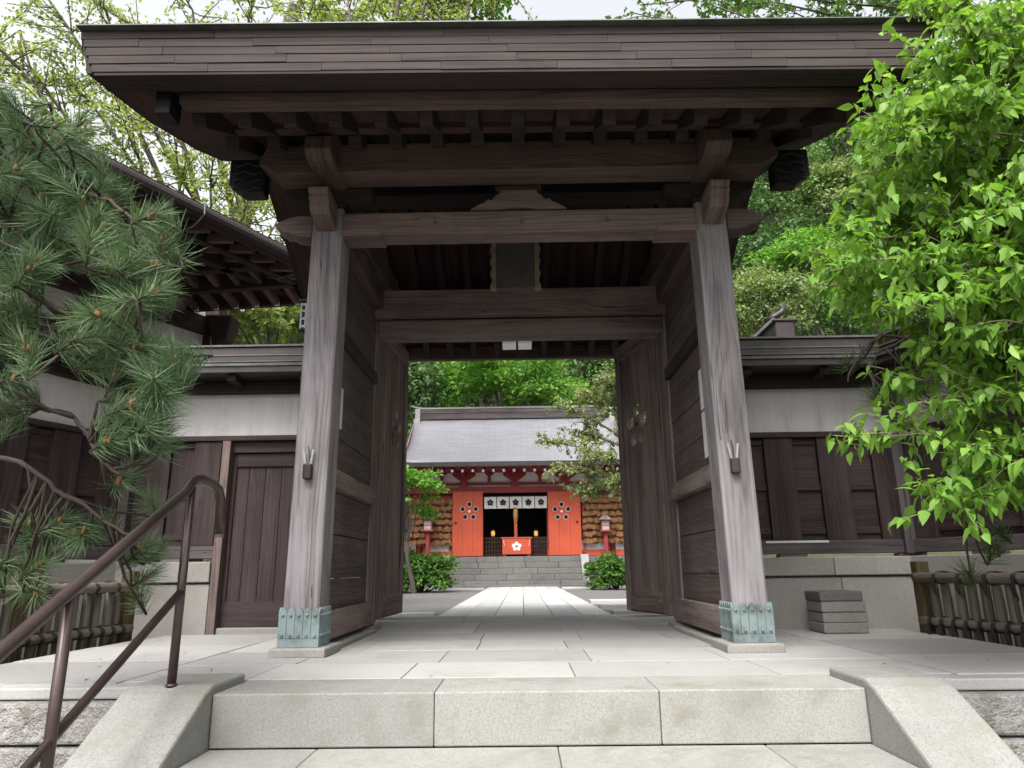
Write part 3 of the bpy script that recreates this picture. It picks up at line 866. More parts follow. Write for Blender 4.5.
for s, nm in ((-1, 'left'), (1, 'right')):
    x = CX + s * 1.318 + s * .0 - .012
    t = thing('stick_holder', 'small dark wooden holder with glass tubes on the %s front gate post' % nm, 'holder', (x, 4.34, 1.12))
    m = MB(); m.box(x - .027, x + .027, 4.312, 4.362, 1.03, 1.125); m.build('holder_box', W_WALL, t, bevel=.01)
    m = MB()
    for dx in (-.014, .012): m.tube([(x + dx, 4.338, 1.10), (x + dx * 2.4, 4.338, 1.215)], .0075, 8)
    m.build('glass_tube', GLASS_T, t)
    m = MB(); m.tube([(x, 4.366, 1.12), (x, 4.35, 1.20), (x - .01, 4.345, 1.24)], .004, 6); m.build('bracket_wire', CAPMET, t)

def notice(label, xin, y0, y1, z0, z1, s):
    m = MB(); m.prism([(y0, z0), (y1, z0), (y1, z1), (y0 + .04, z1), (y0, z1 - .06)], min(xin, xin + s * .042), max(xin, xin + s * .042), 'yz')
    tag(m.build('paper_notice', PAPER, loc=(xin, y0, z0)), label, 'notice')
notice('white paper notice pasted inside the right gate wall, upper of two', CX + 1.236, 4.61, 4.76, 1.52, 1.80, 1)
notice('white paper notice pasted inside the right gate wall, lower of two', CX + 1.236, 4.61, 4.76, 1.19, 1.50, 1)
notice('pale paper notice pasted inside the left gate wall', CX - 1.236, 4.61, 4.74, 1.42, 1.70, -1)

hl = thing('hanging_lantern', 'small carved metal box lantern fixed beside the left gate post', 'lantern', (-1.62, 4.95, 2.20))
m = MB(); m.box(-1.62, -1.53, 4.9, 5.02, 2.20, 2.42); m.build('lantern_body', BLACKMET, hl, bevel=.004)
m = MB()
for zz in (2.22, 2.28, 2.34, 2.39): m.box(-1.615, -1.535, 4.893, 4.899, zz, zz + .018)
for xx in (-1.615, -1.58, -1.545): m.box(xx, xx + .012, 4.889, 4.892, 2.21, 2.41)
m.build('lantern_fretwork', CAPMET, hl)
m = MB(); m.box(-1.635, -1.515, 4.885, 5.035, 2.423, 2.44); m.prism([(-1.615, 2.198), (-1.535, 2.198), (-1.555, 2.14), (-1.595, 2.14)], 4.92, 5.0, 'xz'); m.build('lantern_cap', BLACKMET, hl)
m = MB(); m.bar((-1.53, 4.96, 2.32), (-1.41, 4.96, 2.32), .02, .02); m.build('lantern_arm', BLACKMET, hl)

# ------------------------------------------------------------------ boundary walls beside the gate
def boundary_wall(name, label, p0, p1, into, dz=0, door=None, roof_ext=(0, 0), stones=None, skip_l=0):
    """wall running from p0 to p1 (front foot line); `into` points to its back"""
    p0, p1 = Vector((*p0, 0)), Vector((*p1, 0))
    d = (p1 - p0); L = d.length; d.normalize()
    n = Vector((-d.y, d.x, 0))
    if n.dot(Vector((*into, 0))) < 0: n = -n
    M = Matrix(((d.x, n.x, 0, p0.x), (d.y, n.y, 0, p0.y), (0, 0, 1, 0), (0, 0, 0, 1)))
    t = thing(name, label, 'wall', p0)
    x0 = 0
    segs = [(0, L)]
    if door: segs = [(0, door[0] - .07), (door[1] + .07, L)]
    segs = [s for s in segs if s[1] - s[0] > .12]
    for a, b in segs:
        m = MB(M); x = a
        while x < b - .01:
            w = random.choice((.78, .95, 1.15)); e = b if x + w > b - .4 else x + w
            m.box(x + .002, e - .002, -.065, .25, -.12, .385); x = e
        m.build('stone_base', GRANITE_W, t, bevel=.006)
        m = MB(M); x = a - .0
        while x < b - .01:
            w = random.choice((.9, 1.2)); e = b if x + w > b - .45 else x + w
            m.box(x + .002, e - .002, -.085, .27, .402, .56 + dz * .3); x = e
        m.build('coping_stone', GRANITE_W, t, bevel=.008)
        m = MB(M); m.box(a, b, -.055, .02, .585 + dz * .3, .69 + dz * .3); m.build('kick_beam', W_KICK, t, bevel=.006)
        for xx in np.arange(a + .5, b, .95):
            m = MB(M); m.box(xx, xx + .22, -.03, .06, .561 + dz * .3, .584 + dz * .3); m.build('stone_pad', GRANITE_W, t)
        z0, z1 = .692 + dz * .3, 1.565 + dz
        m = MB(M); m.box(a, b, .012, .05, z0, z1); m.build('back_board', W_WALL, t)
        per = .44
        x = a + .02
        while x < b:
            e = min(x + .235, b)
            m = MB(M); m.box(x, e, -.030, .011, z0, z1 - .002, 2); m.build('batten_board', W_WALL, t, bevel=.004)
            if e + .205 <= b:
                m = MB(M)
                for zz, hh in ((z1 - .055, .04), (z0 + .40, .05), (z0 + .05, .05)):
                    m.box(e + .002, e + .203, -.008, .0115, zz, zz + hh)
                m.build('cleat', W_WALL, t, bevel=.003)
            x += per
    m = MB(M)
    for a, b in segs: m.box(a + .005, b - .005, -.035, .22, .36, .415)
    m.build('stone_core', DARKSLAB, t)
    zc = 1.567 + dz
    m = MB(M); m.box(0, L, -.05, .06, zc, zc + .045); m.build('head_beam', W_WALL, t, bevel=.004)
    m = MB(M); m.box(0, L, -.01, .22, zc + .046, 1.99 + dz); m.build('plaster_band', PLASTER, t)
    a, b = -roof_ext[0], L + roof_ext[1]
    m = MB(M); m.box(a, b, -.12, .03, 1.99 + dz, 2.075 + dz); m.build('wall_plate', W_DARK, t, bevel=.004)
    for xx in np.arange(a + .25, b, .62):
        m = MB(M); m.box(xx, xx + .07, -.34, -.121, 2.035 + dz, 2.085 + dz); m.build('eave_arm', W_DARK, t)
    zr = 2.088 + dz
    m = MB(M)
    m.prism([(-.40, zr), (.6, zr), (.6, zr + .06), (.22, zr + .2), (-.05, zr + .2), (-.38, zr + .095), (-.40, zr + .075)], a, b, 'yz')
    rf = m.build('wall_roof', ROOFCOP, t, bevel=.004)
    m = MB(M); m.box(a, b, -.415, -.36, zr + .055, zr + .078); m.box(a, b, -.395, -.33, zr + .094, zr + .104); m.build('roof_edge', EDGECOP, rf)
    m = MB(M); m.box(a, b, -.08, .26, zr + .16, zr + .325, 0); m.build('roof_ridge', ROOFCOP, rf, bevel=.006)
    m = MB(M); m.box(a, b, -.10, .28, zr + .328, zr + .345); m.box(a, b, -.088, -.079, zr + .245, zr + .256); m.build('ridge_edge', EDGECOP, rf)
    if door:
        da, db = door
        m = MB(M); m.box(da - .07, da, -.06, .12, -.02, zc - .002, 2); m.box(db, db + .07, -.06, .12, -.02, zc - .002, 2); m.build('door_frame', W_DOOR, t, bevel=.006)
        m = MB(M); m.box(da, db, -.03, .3, -.02, .035); m.build('door_sill', GRANITE_W, t, bevel=.006)
        m = MB(M); x = da
        for k in range(4):
            w = (db - da) / 4
            m.box(x + .0015, x + w - .0015, .05, .085, .04, zc - .10, 2); x += w
        dr = m.build('door', W_WALL, t, bevel=.003)
        m = MB(M); m.box(da, db, .035, .049, .04, .24); m.build('door_kick_board', W_WALL, dr, bevel=.004)
        m = MB(M); m.box(da, da + .035, .03, .048, .242, zc - .10); m.box(db - .035, db, .03, .048, .242, zc - .10); m.box(da + .036, db - .036, .03, .048, zc - .22, zc - .105); m.build('door_rail', W_WALL, dr, bevel=.004)
        m = MB(M); m.box(da, db, .0, .12, zc - .098, zc - .003); m.build('door_head', W_WALL, t)
    return t, M, L

LW, _, _ = boundary_wall('boundary_wall', 'dark boarded wall left of the gate with a small plank door and plaster band', (-1.56, 6.12), (-3.45, 6.12), (0, 1), dz=.03, door=(.40, .975), roof_ext=(.0, .05))
boundary_wall('boundary_wall', 'dark boarded wall section at far left coming forward behind the pine', (-3.46, 6.10), (-4.85, 2.4), (-1, 0), dz=.03, roof_ext=(.1, 0))
RW, _, _ = boundary_wall('boundary_wall', 'dark boarded wall right of the gate with three tall recessed panels', (1.56, 5.86), (3.12, 5.86), (0, 1), dz=-.055, roof_ext=(0, .05))
boundary_wall('boundary_wall', 'dark boarded wall section at far right coming forward behind the leafy tree', (3.13, 5.84), (4.6, 2.4), (1, 0), dz=-.055, roof_ext=(.1, 0))
m = MB(); m.box(3.04, 3.20, 5.77, 5.93, .56, 2.03, 2); m.build('corner_post', W_KICK, RW, bevel=.008)
m = MB(); m.box(-3.53, -3.37, 6.04, 6.20, .585, 2.10, 2); m.build('corner_post', W_KICK, LW, bevel=.008)
m = MB(); m.box(1.95, 2.45, 5.800, 5.803, .655, .672); m.build('label_strip', PAPER, RW)
# ridge ornament standing on the roof behind the right wall
t = thing('ridge_ornament', 'small dark roof ridge end with upturned horn behind the right wall', 'roof ornament', (2.45, 7.6, 2.2))
b0 = at(774, 348, 7.6); b1 = at(791, 323, 7.6)
m = MB(); m.box(b0.x, b1.x, 7.5, 8.4, 2.2, b1.z); m.box(b0.x - .05, b1.x + .05, 7.48, 8.4, b1.z - .02, b1.z + .02); m.build('ridge_end_block', ROOFCOP, t, bevel=.03)
m = MB(); c = at(776, 322, 7.6)
m.tube([(c.x - .1, 7.55, c.z), (c.x - .02, 7.55, c.z + .05), (c.x + .06, 7.55, c.z + .10), (c.x + .10, 7.55, c.z + .2)], [.04, .04, .035, .022], 8); m.build('horn', ROOFCOP, t, smooth=True)
m = MB(); m.box(b0.x - .3, b1.x + .3, 7.56, 9.0, 1.9, 2.30); m.build('roof_slope', ROOFCOP, t)
m = MB(); a = at(744, 346, 7.6); m.bar((a.x, 7.5, a.z), (c.x - .06, 7.5, c.z + .01), .03, .03); m.build('verge_edge', EDGECOP, t)

# ------------------------------------------------------------------ hall behind the left wall
hall = thing('temple_hall', 'large dark-eaved temple hall with white wall rising behind the left wall', 'building', (-6, 9, 0))
K = Vector((-2.42, 10.15, 4.62))
d1 = Vector((-.475, -.88, .0)).normalized(); d2 = Vector((-1, .13, 0)).normalized()
inn = (d1 + d2).normalized()
def eave_side(P, dd, inw, length):
    e = P + dd * length
    m = MB(); up = Vector((0, 0, 1))
    # roof slab rising inwards
    a, b = P, e
    c, d_ = e + inw * 5.5 + up * 1.5, P + inn * 6.2 + up * 1.5
    th = Vector((0, 0, .16))
    m.poly8([a, b, c, d_, a + th, b + th, c + th, d_ + th], 0)
    r = m.build('roof', W_DARK, hall)
    m = MB(); m.bar(a + up * .0 - inw * .02, b - inw * .02, .10, .20); m.build('eave_fascia', W_DARK, r, bevel=.01)
    m = MB(); m.bar(a + inw * .55 + up * .08 - up * .05, b + inw * .55 + up * .08 - up * .05, .12, .14); m.build('eave_beam', W_DARK, r)
    m = MB(); m.bar(a + inw * 1.1 + up * .10, b + inw * 1.1 + up * .10, .14, .16); m.build('eave_beam', W_DARK, r)
    n = int(length / .34)
    for k in range(1, n):
        q = P + dd * (k * .34)
        ln = min(2.4, .25 + k * .34 * 1.0)
        m = MB(); m.bar(q + inw * .06 - up * .07, q + inw * ln + up * (ln * .25 - .10), .085, .10)
        m.build('rafter', W_RAFT, r)
        if dd is d2:
            m = MB(); s = q + inw * .02 - up * .075; m.bar(s, s + inw * .035, .07, .085); m.build('rafter_tip', WHITEP, r)
in1 = Vector((-d1.y, d1.x, 0));  in1 = in1 if in1.dot(inn) > 0 else -in1
in2 = Vector((-d2.y, d2.x, 0));  in2 = in2 if in2.dot(inn) > 0 else -in2
eave_side(K, d1, in1, 10.0)
eave_side(K, d2, in2, 7.0)
m = MB(); m.bar(K - Vector((0, 0, .12)), K + inn * 3.2 + Vector((0, 0, .6)), .14, .18); m.build('hip_rafter', W_RAFT, hall)
g0 = K + d1 * .05 - in1 * .13 - Vector((0, 0, .04)); g1 = g0 + d1 * 8.8
m = MB(); m.tube([g0, g1], .075, 10); m.build('gutter', W_DARK, hall)
m = MB()
m.tube([g0 + Vector((0, 0, .085)), g1 + Vector((0, 0, .085))], .012, 6); m.build('gutter_lip', EDGECOP, hall)
for q in (1.35, 2.95, 4.6, 6.2):
    p = g0 + d1 * q
    m = MB(); m.tube([p + Vector((0, 0, .09)) - in1 * .08, p - in1 * .09 - Vector((0, 0, .05)), p - Vector((0, 0, .11)), p + in1 * .10 - Vector((0, 0, .16)), p + in1 * .45 - Vector((0, 0, .16))], .010, 6); m.build('gutter_bracket', CAPMET, hall)
C0 = Vector((-5.05, 10.95, 0))
C0.z = 0
m = MB()
e1 = C0 + d1 * 8; e2 = C0 + d2 * 7
th1, th2 = in1 * .2, in2 * .2
def wall_quad(a, b, t, z0, z1): 
    m.poly8([(a.x, a.y, z0), (b.x, b.y, z0), (b.x + t.x, b.y + t.y, z0), (a.x + t.x, a.y + t.y, z0), (a.x, a.y, z1), (b.x, b.y, z1), (b.x + t.x, b.y + t.y, z1), (a.x + t.x, a.y + t.y, z1)], 0)
wall_quad(C0 + d1 * .15, e1, th1, -.1, 5.1); wall_quad(C0 + d2 * .15, e2, th2, -.1, 5.1)
m.build('hall_wall', PLASTER, hall)
m = MB(); m.box(C0.x - .15, C0.x + .15, C0.y - .15, C0.y + .15, -.1, 5.2); m.build('corner_pillar', W_WALL, hall, bevel=.01)
m = MB()
for q in (2.0, 4.0, 6.0):
    p = C0 + d1 * q; m.box(p.x - .1, p.x + .1, p.y - .1, p.y + .1, -.1, 5.1)
m.build('pillar', W_WALL, hall)
for dd, tt in ((d1, in1), (d2, in2)):
    m = MB(); a = C0 - tt * .06; b = a + dd * 7
    a.z = b.z = 4.35; m.bar(a, b, .12, .28); a = a + Vector((0, 0, -.9)); b = b + Vector((0, 0, -.9)); m.build('tie_beam', W_WALL, hall)
    m = MB(); p = C0 - tt * .25; m.poly8([(p.x - .12, p.y - .12, 4.1), (p.x + .12, p.y - .12, 4.1), (p.x + .12, p.y + .12, 4.1), (p.x - .12, p.y + .12, 4.1), (p.x - .22, p.y - .22, 4.5), (p.x + .22, p.y - .22, 4.5), (p.x + .22, p.y + .22, 4.5), (p.x - .22, p.y + .22, 4.5)]); m.build('bracket', W_DARK, hall, bevel=.03)
p = C0 - in1 * .5 + d2 * .2
m = MB(); m.prism([(p.x - .1, 3.25), (p.x + .5, 3.3), (p.x + .75, 3.45), (p.x + .85, 3.7), (p.x + .6, 3.72), (p.x + .3, 3.62), (p.x - .1, 3.62)], p.y - .1, p.y + .1, 'xz'); m.build('carved_beam_end', W_POST, hall, bevel=.03)

# ------------------------------------------------------------------ stacked blocks by the right wall
bx0, bx1, by0, by1 = 2.17, 2.49, 5.40, 5.68
lab = ['lowest weathered stone slab in the small stack by the right wall', 'second slab from the bottom in the stone stack by the right wall',
       'third slab from the bottom in the stone stack by the right wall', 'dark rough slab on top of the stone stack by the right wall']
z = .002
for i in range(4):
    h = (.072, .072, .075, .068)[i]
    m = MB(); o = (.0, .004, -.003, -.008)[i]
    m.box(bx0 + o, bx1 + o - (.008 if i == 3 else 0), by0 + o, by1, z, z + h)
    tag(m.build('stone_slab', DARKSLAB if i == 3 else STACK, bevel=.008, loc=((bx0 + bx1) / 2, (by0 + by1) / 2, z)), lab[i], 'stone slab', 'slabs stacked by the right wall')
    z += h + .0015

# a little leaf litter blown against the edges
r = np.random.default_rng(321)
n = 70
P = np.stack([np.where(r.uniform(size=n) < .5, r.uniform(-2.8, -1.5, n), r.uniform(1.5, 2.85, n)), r.uniform(3.5, 5.8, n), np.full(n, .006)], 1)
P[:18, 0] = r.uniform(-1.2, 1.3, 18); P[:18, 1] = r.uniform(3.2, 7.2, 18)
LITTER = P
# ------------------------------------------------------------------ bamboo fences
def bamboo_fence(label, p0, p1, endpost):
    p0, p1 = Vector((*p0, 0)), Vector((*p1, 0))
    t = thing('bamboo_fence', label, 'fence', (p0.x, p0.y, -.1))
    d = (p1 - p0); L = d.length; d.normalize(); nrm = Vector((-d.y, d.x, 0))
    for q in (0, L * .5, L):
        m = MB(); a = p0 + d * q
        m.poly8([(a.x - .045, a.y - .045, -.2), (a.x + .045, a.y - .045, -.2), (a.x + .045, a.y + .045, -.2), (a.x - .045, a.y + .045, -.2),
                 (a.x - .045, a.y - .045, .50), (a.x + .045, a.y - .045, .50), (a.x + .045, a.y + .045, .50), (a.x - .045, a.y + .045, .50)], 2)
        m.build('post', MOSSY_POST, t, bevel=.008)
    up = Vector((0, 0, 1))
    def culm(z, off, r, n=9):
        pts, rad = [], []
        for i in range(n * 4 + 1):
            f = i / (n * 4)
            pts.append(p0 + d * (L * f) + nrm * off + up * z); rad.append(r * (1.10 if i % 4 == 0 else 1.0))
        m = MB(); m.tube(pts, rad, 10); return m
    culm(.385, -.045, .036).build('top_rail', BAMBOO, t, smooth=True)
    culm(.385, .045, .036).build('top_rail', BAMBOO, t, smooth=True)
    culm(.085, -.045, .030).build('low_rail', BAMBOO, t, smooth=True)
    culm(.085, .045, .030).build('low_rail', BAMBOO, t, smooth=True)
    n = int(L / .105)
    for i in range(1, n):
        a = p0 + d * (i * L / n + random.uniform(-.01, .01)) + nrm * random.uniform(-.006, .006)
        m = MB(); tl = random.uniform(-.008, .008)
        m.tube([a - up * .16, a + up * .15 + d * tl * .5, a + up * (.40 + random.uniform(-.02, .01)) + d * tl], [.031, .031, .030], 8)
        m.build('picket', BAMBOO, t, smooth=True)
    for i in range(1, n):
        a = p0 + d * (i * L / n)
        for z, r, every in ((.385, .042, 2), (.085, .036, 1)):
            if i % every: continue
            m = MB()
            for off in (-.012, .0, .012):
                pts = []
                for k in range(13):
                    th = 2 * PI * k / 12
                    pts.append(a + d * (off + .006 * math.sin(2 * th)) + nrm * ((.045 + r) * math.cos(th) ) + up * (z + r * math.sin(th)))
                m.tube(pts, .006, 5)
            m.tube([a - nrm * .088 + up * z, a - nrm * .09 + up * (z - .05), a - nrm * .085 + d * .015 + up * (z - .13)], .006, 5)
            m.tube([a - nrm * .088 + up * z, a - nrm * .095 - d * .012 + up * (z - .06), a - nrm * .08 - d * .01 + up * (z - .11)], .006, 5)
            m.build('cord_tie', ROPE_T, t)
bamboo_fence('grey bamboo fence tied with black cord right of the gate, by the leafy tree', (2.93, 5.42), (3.32, 3.5), True)
bamboo_fence('grey bamboo fence tied with black cord left of the gate, behind the handrail', (-3.0, 5.55), (-3.28, 3.5), True)

# ------------------------------------------------------------------ handrail
hr = thing('handrail', 'brown steel pipe handrail sloping down the left side of the steps', 'handrail', (-1.44, 2.6, 0))
hx = -1.445
b1 = Vector((hx, 3.085, .03))
top1 = at(189, 487, 3.085); top1.x = hx
sl = .55
def rz(y): return top1.z - sl * (3.085 - y)
pts = [Vector((hx, y, rz(y))) for y in (.9, 1.6, 2.3, 3.02)]
# bend to level, then down
pts += [Vector((hx, 3.09, top1.z + .03)), Vector((hx, 3.16, top1.z + .045)), Vector((hx, 3.28, top1.z + .04)), Vector((hx, 3.36, top1.z + .02)), Vector((hx, 3.40, top1.z - .03)), Vector((hx, 3.41, top1.z - .10)), Vector((hx, 3.415, top1.z - .19))]
m = MB(); m.tube(pts, .0225, 16); m.build('top_rail', RAIL, hr, smooth=True)
m = MB(); m.tube([pts[-1] + Vector((0, 0, .002)), pts[-1] - Vector((0, 0, .012))], .0235, 14); m.build('end_cap', CAPMET, hr)
m = MB(); m.tube([b1 - Vector((0, 0, .02)), Vector((hx, 3.085, top1.z))], .0185, 14); m.build('post', RAIL, hr, smooth=True)
y2 = 2.33
m = MB(); m.tube([(hx, y2, .012 - sl * (3.02 - y2) - .02), (hx, y2, rz(y2))], .0185, 14); m.build('post', RAIL, hr, smooth=True)
m = MB(); m.tube([(hx, 1.3, -.022 - sl * (3.02 - 1.3) - .02 + .0), (hx, 1.3, rz(1.3))], .0185, 14); m.build('post', RAIL, hr, smooth=True)
zm = .03 + (top1.z - .03) * .46
m = MB(); m.tube([(hx, 3.085, zm), (hx, 1.0, zm - sl * 2.085)], .0165, 14); m.build('mid_rail', RAIL, hr, smooth=True)
m = MB()
m.lathe((hx, 3.085, .034), [(.024, 0), (.024, .004), (.019, .010)], 16); m.build('post_collar', RAIL, hr, smooth=True)

# ------------------------------------------------------------------ the red shrine at the end of the path
SY = 22.3
def S(px, py, Y=SY): return at(px, py, Y)
SC = -.21
shrine = thing('shrine_hall', 'red shrine hall with pale curved shingle roof beyond the gate', 'building', (SC, SY + 2, 0))
FL = .85
m = MB(); m.box(SC - 5.2, SC + 5.2, SY - .6, SY + 6, -.1, FL - .02); m.build('stone_base', OLDSTONE, shrine, bevel=.01)
m = MB(); m.box(SC - 5, SC + 5, SY + .28, SY + .4, FL, 3.9)
# wall: red lower boards, leave the door opening
m = MB(); m.box(SC - 4.6, S(483, 520).x, SY + .2, SY + .3, FL, 2.9); m.build('front_wall', VERM2, shrine); m = MB(); m.box(S(547, 520).x, SC + 4.6, SY + .2, SY + .3, FL, 2.9); m.build('front_wall', VERM2, shrine)
m = MB(); m.box(SC - 4.6, SC + 4.6, SY + .16, SY + .3, 2.86, 3.6); m.build('white_frieze', WHITEP, shrine)
m = MB(); m.box(SC - 4.6, SC + 4.6, SY + .0, SY + .2, 2.80, 3.0); m.box(SC - 4.6, SC + 4.6, SY + .08, SY + .155, 3.06, 3.14); m.build('head_beam', VERM2, shrine, bevel=.01)
m = MB(); m.box(SC - 4.6, S(483, 520).x, SY + .08, SY + .195, FL, FL + .18); m.build('floor_beam', VERM, shrine, bevel=.01); m = MB(); m.box(S(547, 520).x, SC + 4.6, SY + .08, SY + .195, FL, FL + .18); m.build('floor_beam', VERM, shrine, bevel=.01)
m = MB(); m.box(SC - 4.5, SC - 2.05, SY + .15, SY + .199, FL + .18, FL + .46); m.build('white_dado', WHITEP, shrine); m = MB(); m.box(SC + 2.0, SC + 4.5, SY + .15, SY + .199, FL + .18, FL + .46); m.build('white_dado', WHITEP, shrine)
colx = [S(464 - 93, 1).x, S(402, 480).x, S(465, 480).x, S(514.5, 480).x + 0, S(563, 480).x, S(626, 480).x]
colx = [SC - 4.45, SC - 2.98, SC - 1.62, SC + 1.58, SC + 2.98, SC + 4.4]
for x in colx:
    m = MB(); m.lathe((x, SY + .12, FL), [(.12, 0), (.12, 2.0)], 14); m.build('pillar', VERM2, shrine, smooth=True)
# brackets and struts in the frieze
for x in [SC - 4.45, SC - 3.0, SC - 1.6, SC, SC + 1.6, SC + 3.0, SC + 4.4]:
    m = MB()
    m.box(x - .10, x + .10, SY - .02, SY + .15, 3.0, 3.2)
    m.prism([(x - .12, 3.2), (x + .12, 3.2), (x + .36, 3.36), (x + .36, 3.46), (x - .36, 3.46), (x - .36, 3.36)], SY - .05, SY + .15, 'xz')
    m.box(x - .06, x + .06, SY - .5, SY - .05, 3.30, 3.42)
    m.build('bracket', VERM2, shrine, bevel=.01)
for x in [SC - 3.72, SC - 2.3, SC - .8, SC + .8, SC + 2.3, SC + 3.7]:
    m = MB(); m.box(x - .045, x + .045, SY + .05, SY + .155, 3.14, 3.36)
    m.prism([(x - .05, 3.34), (x + .05, 3.34), (x + .17, 3.46), (x - .17, 3.46)], SY + .04, SY + .155, 'xz'); m.build('frieze_strut', VERM2, shrine, bevel=.008)
m = MB(); m.box(SC - 4.7, SC + 4.7, SY - .16, SY + .2, 3.462, 3.60); m.build('eave_purlin', VERM2, shrine, bevel=.01)
ez = S(520, 466, 20.95).z
# rafters with white tips
for k in range(-15, 16):
    x = SC + k * .31
    m = MB(); m.bar((x, 21.15, ez - .085), (x, SY + .2, 3.66), .085, .10); rf_ = m.build('rafter', VERM2, shrine)
    m = MB(); m.bar((x, 21.13, ez - .095), (x, 21.16, ez - .085), .07, .085); m.build('rafter_tip', WHITEP, rf_)
m = MB(); m.box(SC - 4.95, SC + 4.95, 21.02, SY + .25, ez + .03, ez + .05)
m.build('soffit', VERM2, shrine)
# curved roof: profile from eave to ridge, flared at the verges
ry = 24.6
rzt = S(500, 417, ry).z
prof = []
for i in range(11):
    f = i / 10
    y = 20.95 + (ry - 20.95) * f
    zz = ez + .10 + (rzt - ez - .10) * (f * .62 + .38 * f * f)
    prof.append((y, zz))
xl, xr = S(398, 463, 20.95).x, SC + (SC - S(398, 463, 20.95).x)
xtl = S(415, 417, ry).x; xtr = SC + (SC - xtl)
m = MB(); vs, fs, uvs = [], [], []
nxx = 12
acc = 0
for i, (y, zz) in enumerate(prof):
    f = i / 10
    if i: acc += math.dist(prof[i], prof[i - 1])
    a = xl + (xtl - xl) * (1 - (1 - f) ** 1.8); b = xr + (xtr - xr) * (1 - (1 - f) ** 1.8)
    for j in range(nxx + 1):
        g = j / nxx
        lift = .10 * (abs(2 * g - 1) ** 4) * (1 - f)
        vs.append((a + (b - a) * g, y, zz + lift))
for i in range(10):
    for j in range(nxx):
        q = i * (nxx + 1) + j
        fs.append([q, q + 1, q + nxx + 2, q + nxx + 1])
        uvs.append([(vs[k][0], vs[k][1] * 1.15) for k in fs[-1]])
nb = len(vs)
m._add(vs, fs, uvs)
o = m.build('roof', SHROOF, shrine, smooth=True)
o.modifiers.new('thick', 'SOLIDIFY').thickness = .12
o.modifiers['thick'].offset = -1
m = MB(); vs2 = [(p[0], 2 * ry - p[1], p[2]) for p in vs]; m._add(vs2, [f[::-1] for f in fs], uvs); rb = m.build('rear_roof', SHROOF, shrine, smooth=True)
m = MB()
for s, xa, xb2 in ((-1, xl, xtl), (1, xr, xtr)):
    m._add([(xb2 - s * .02, ry, prof[10][1] - .06), (xa - s * .1, 20.98, prof[0][1] - .03), (xa - s * .1, 2 * ry - 20.98, prof[0][1] - .03)], [(0, 1, 2)], [[(0, 0)] * 3])
m.build('gable', VERM2, shrine)
m = MB(); m.box(xl + .02, xr - .02, 20.90, 20.99, ez + .0, ez + .15); m.build('roof_edge', ROOFCOP, shrine, bevel=.01)
rid0, rid1 = S(420, 416, ry).x, None
rid1 = SC + (SC - rid0)
zt_ = S(500, 408, ry).z
m = MB(); m.box(rid0 + .0, rid1, ry - .2, ry + .2, rzt - .1, zt_ - .08, 0); m.box(rid0 + .0, rid1, ry - .215, ry + .215, rzt + .12, rzt + .15, 0)
rdg = m.build('roof_ridge', W_KICK, shrine, bevel=.02)
m = MB(); m.tube([(rid0 - .32, ry, zt_ + .10), (rid0 - .12, ry, zt_ + .01), (rid0 + .15, ry, zt_ - .03), (rid1 - .15, ry, zt_ - .03), (rid1 + .12, ry, zt_ + .01), (rid1 + .32, ry, zt_ + .10)], [.05, .08, .09, .09, .08, .05], 8); m.build('ridge_cap', ROOFCOP, rdg)
m = MB()
for x in (rid0 - .05, rid1 + .05):
    m.box(x - .09, x + .09, ry - .24, ry + .24, rzt - .22, zt_ - .05); m.box(x - .10, x + .10, ry - .34, ry - .15, rzt - .28, rzt - .12)
m.build('ridge_end', PAVE, rdg, bevel=.02)
# interior
m = MB(); m.box(S(483, 520).x - .1, S(547, 520).x + .1, SY + 2.6, SY + 2.7, FL, 2.9); m.box(S(483, 520).x - .2, S(483, 520).x - .1, SY + .3, SY + 2.6, FL, 2.9); m.box(S(547, 520).x + .1, S(547, 520).x + .2, SY + .3, SY + 2.6, FL, 2.9); m.box(S(483, 520).x - .1, S(547, 520).x + .1, SY + .3, SY + 2.6, 2.75, 2.85); m.build('interior', DARKIN, shrine)
m = MB(); m.box(S(483, 520).x - .1, S(547, 520).x + .1, SY + .0, SY + 2.6, FL - .02, FL + .01); m.build('inner_floor', W_DARK, shrine)
# low lattice either side of the box
for (a, b) in ((S(483, 545).x, S(503, 545).x), (S(530, 545).x, S(547, 545).x)):
    m = MB()
    for i in range(8):
        xx = a + (b - a) * i / 7; m.box(xx - .018, xx + .018, SY + .28, SY + .31, FL + .02, 1.42)
    for i in range(5):
        zz = FL + .04 + i * .13; m.box(a, b, SY + .265, SY + .279, zz, zz + .03)
    m.build('lattice', LATTICE, shrine)

def plum_holes(cx, cz, y, ring, r, parent, matc, rim):
    m = MB(); k = 20
    for i in range(5):
        th = PI / 2 + i * 2 * PI / 5
        m.prism([(cx + ring * math.cos(th) + r * 1.17 * math.cos(2 * PI * j / k), cz + ring * math.sin(th) + r * 1.17 * math.sin(2 * PI * j / k)) for j in range(k)], y - .006, y + .001, 'xz')
    m.prism([(cx + r * .55 * math.cos(2 * PI * j / k), cz + r * .55 * math.sin(2 * PI * j / k)) for j in range(k)], y - .006, y + .001, 'xz')
    m.build('emblem_rim', rim, parent)
    m = MB()
    for i in range(5):
        th = PI / 2 + i * 2 * PI / 5
        m.prism([(cx + ring * math.cos(th) + r * math.cos(2 * PI * j / k), cz + ring * math.sin(th) + r * math.sin(2 * PI * j / k)) for j in range(k)], y - .012, y - .007, 'xz')
    m.build('emblem', matc, parent)
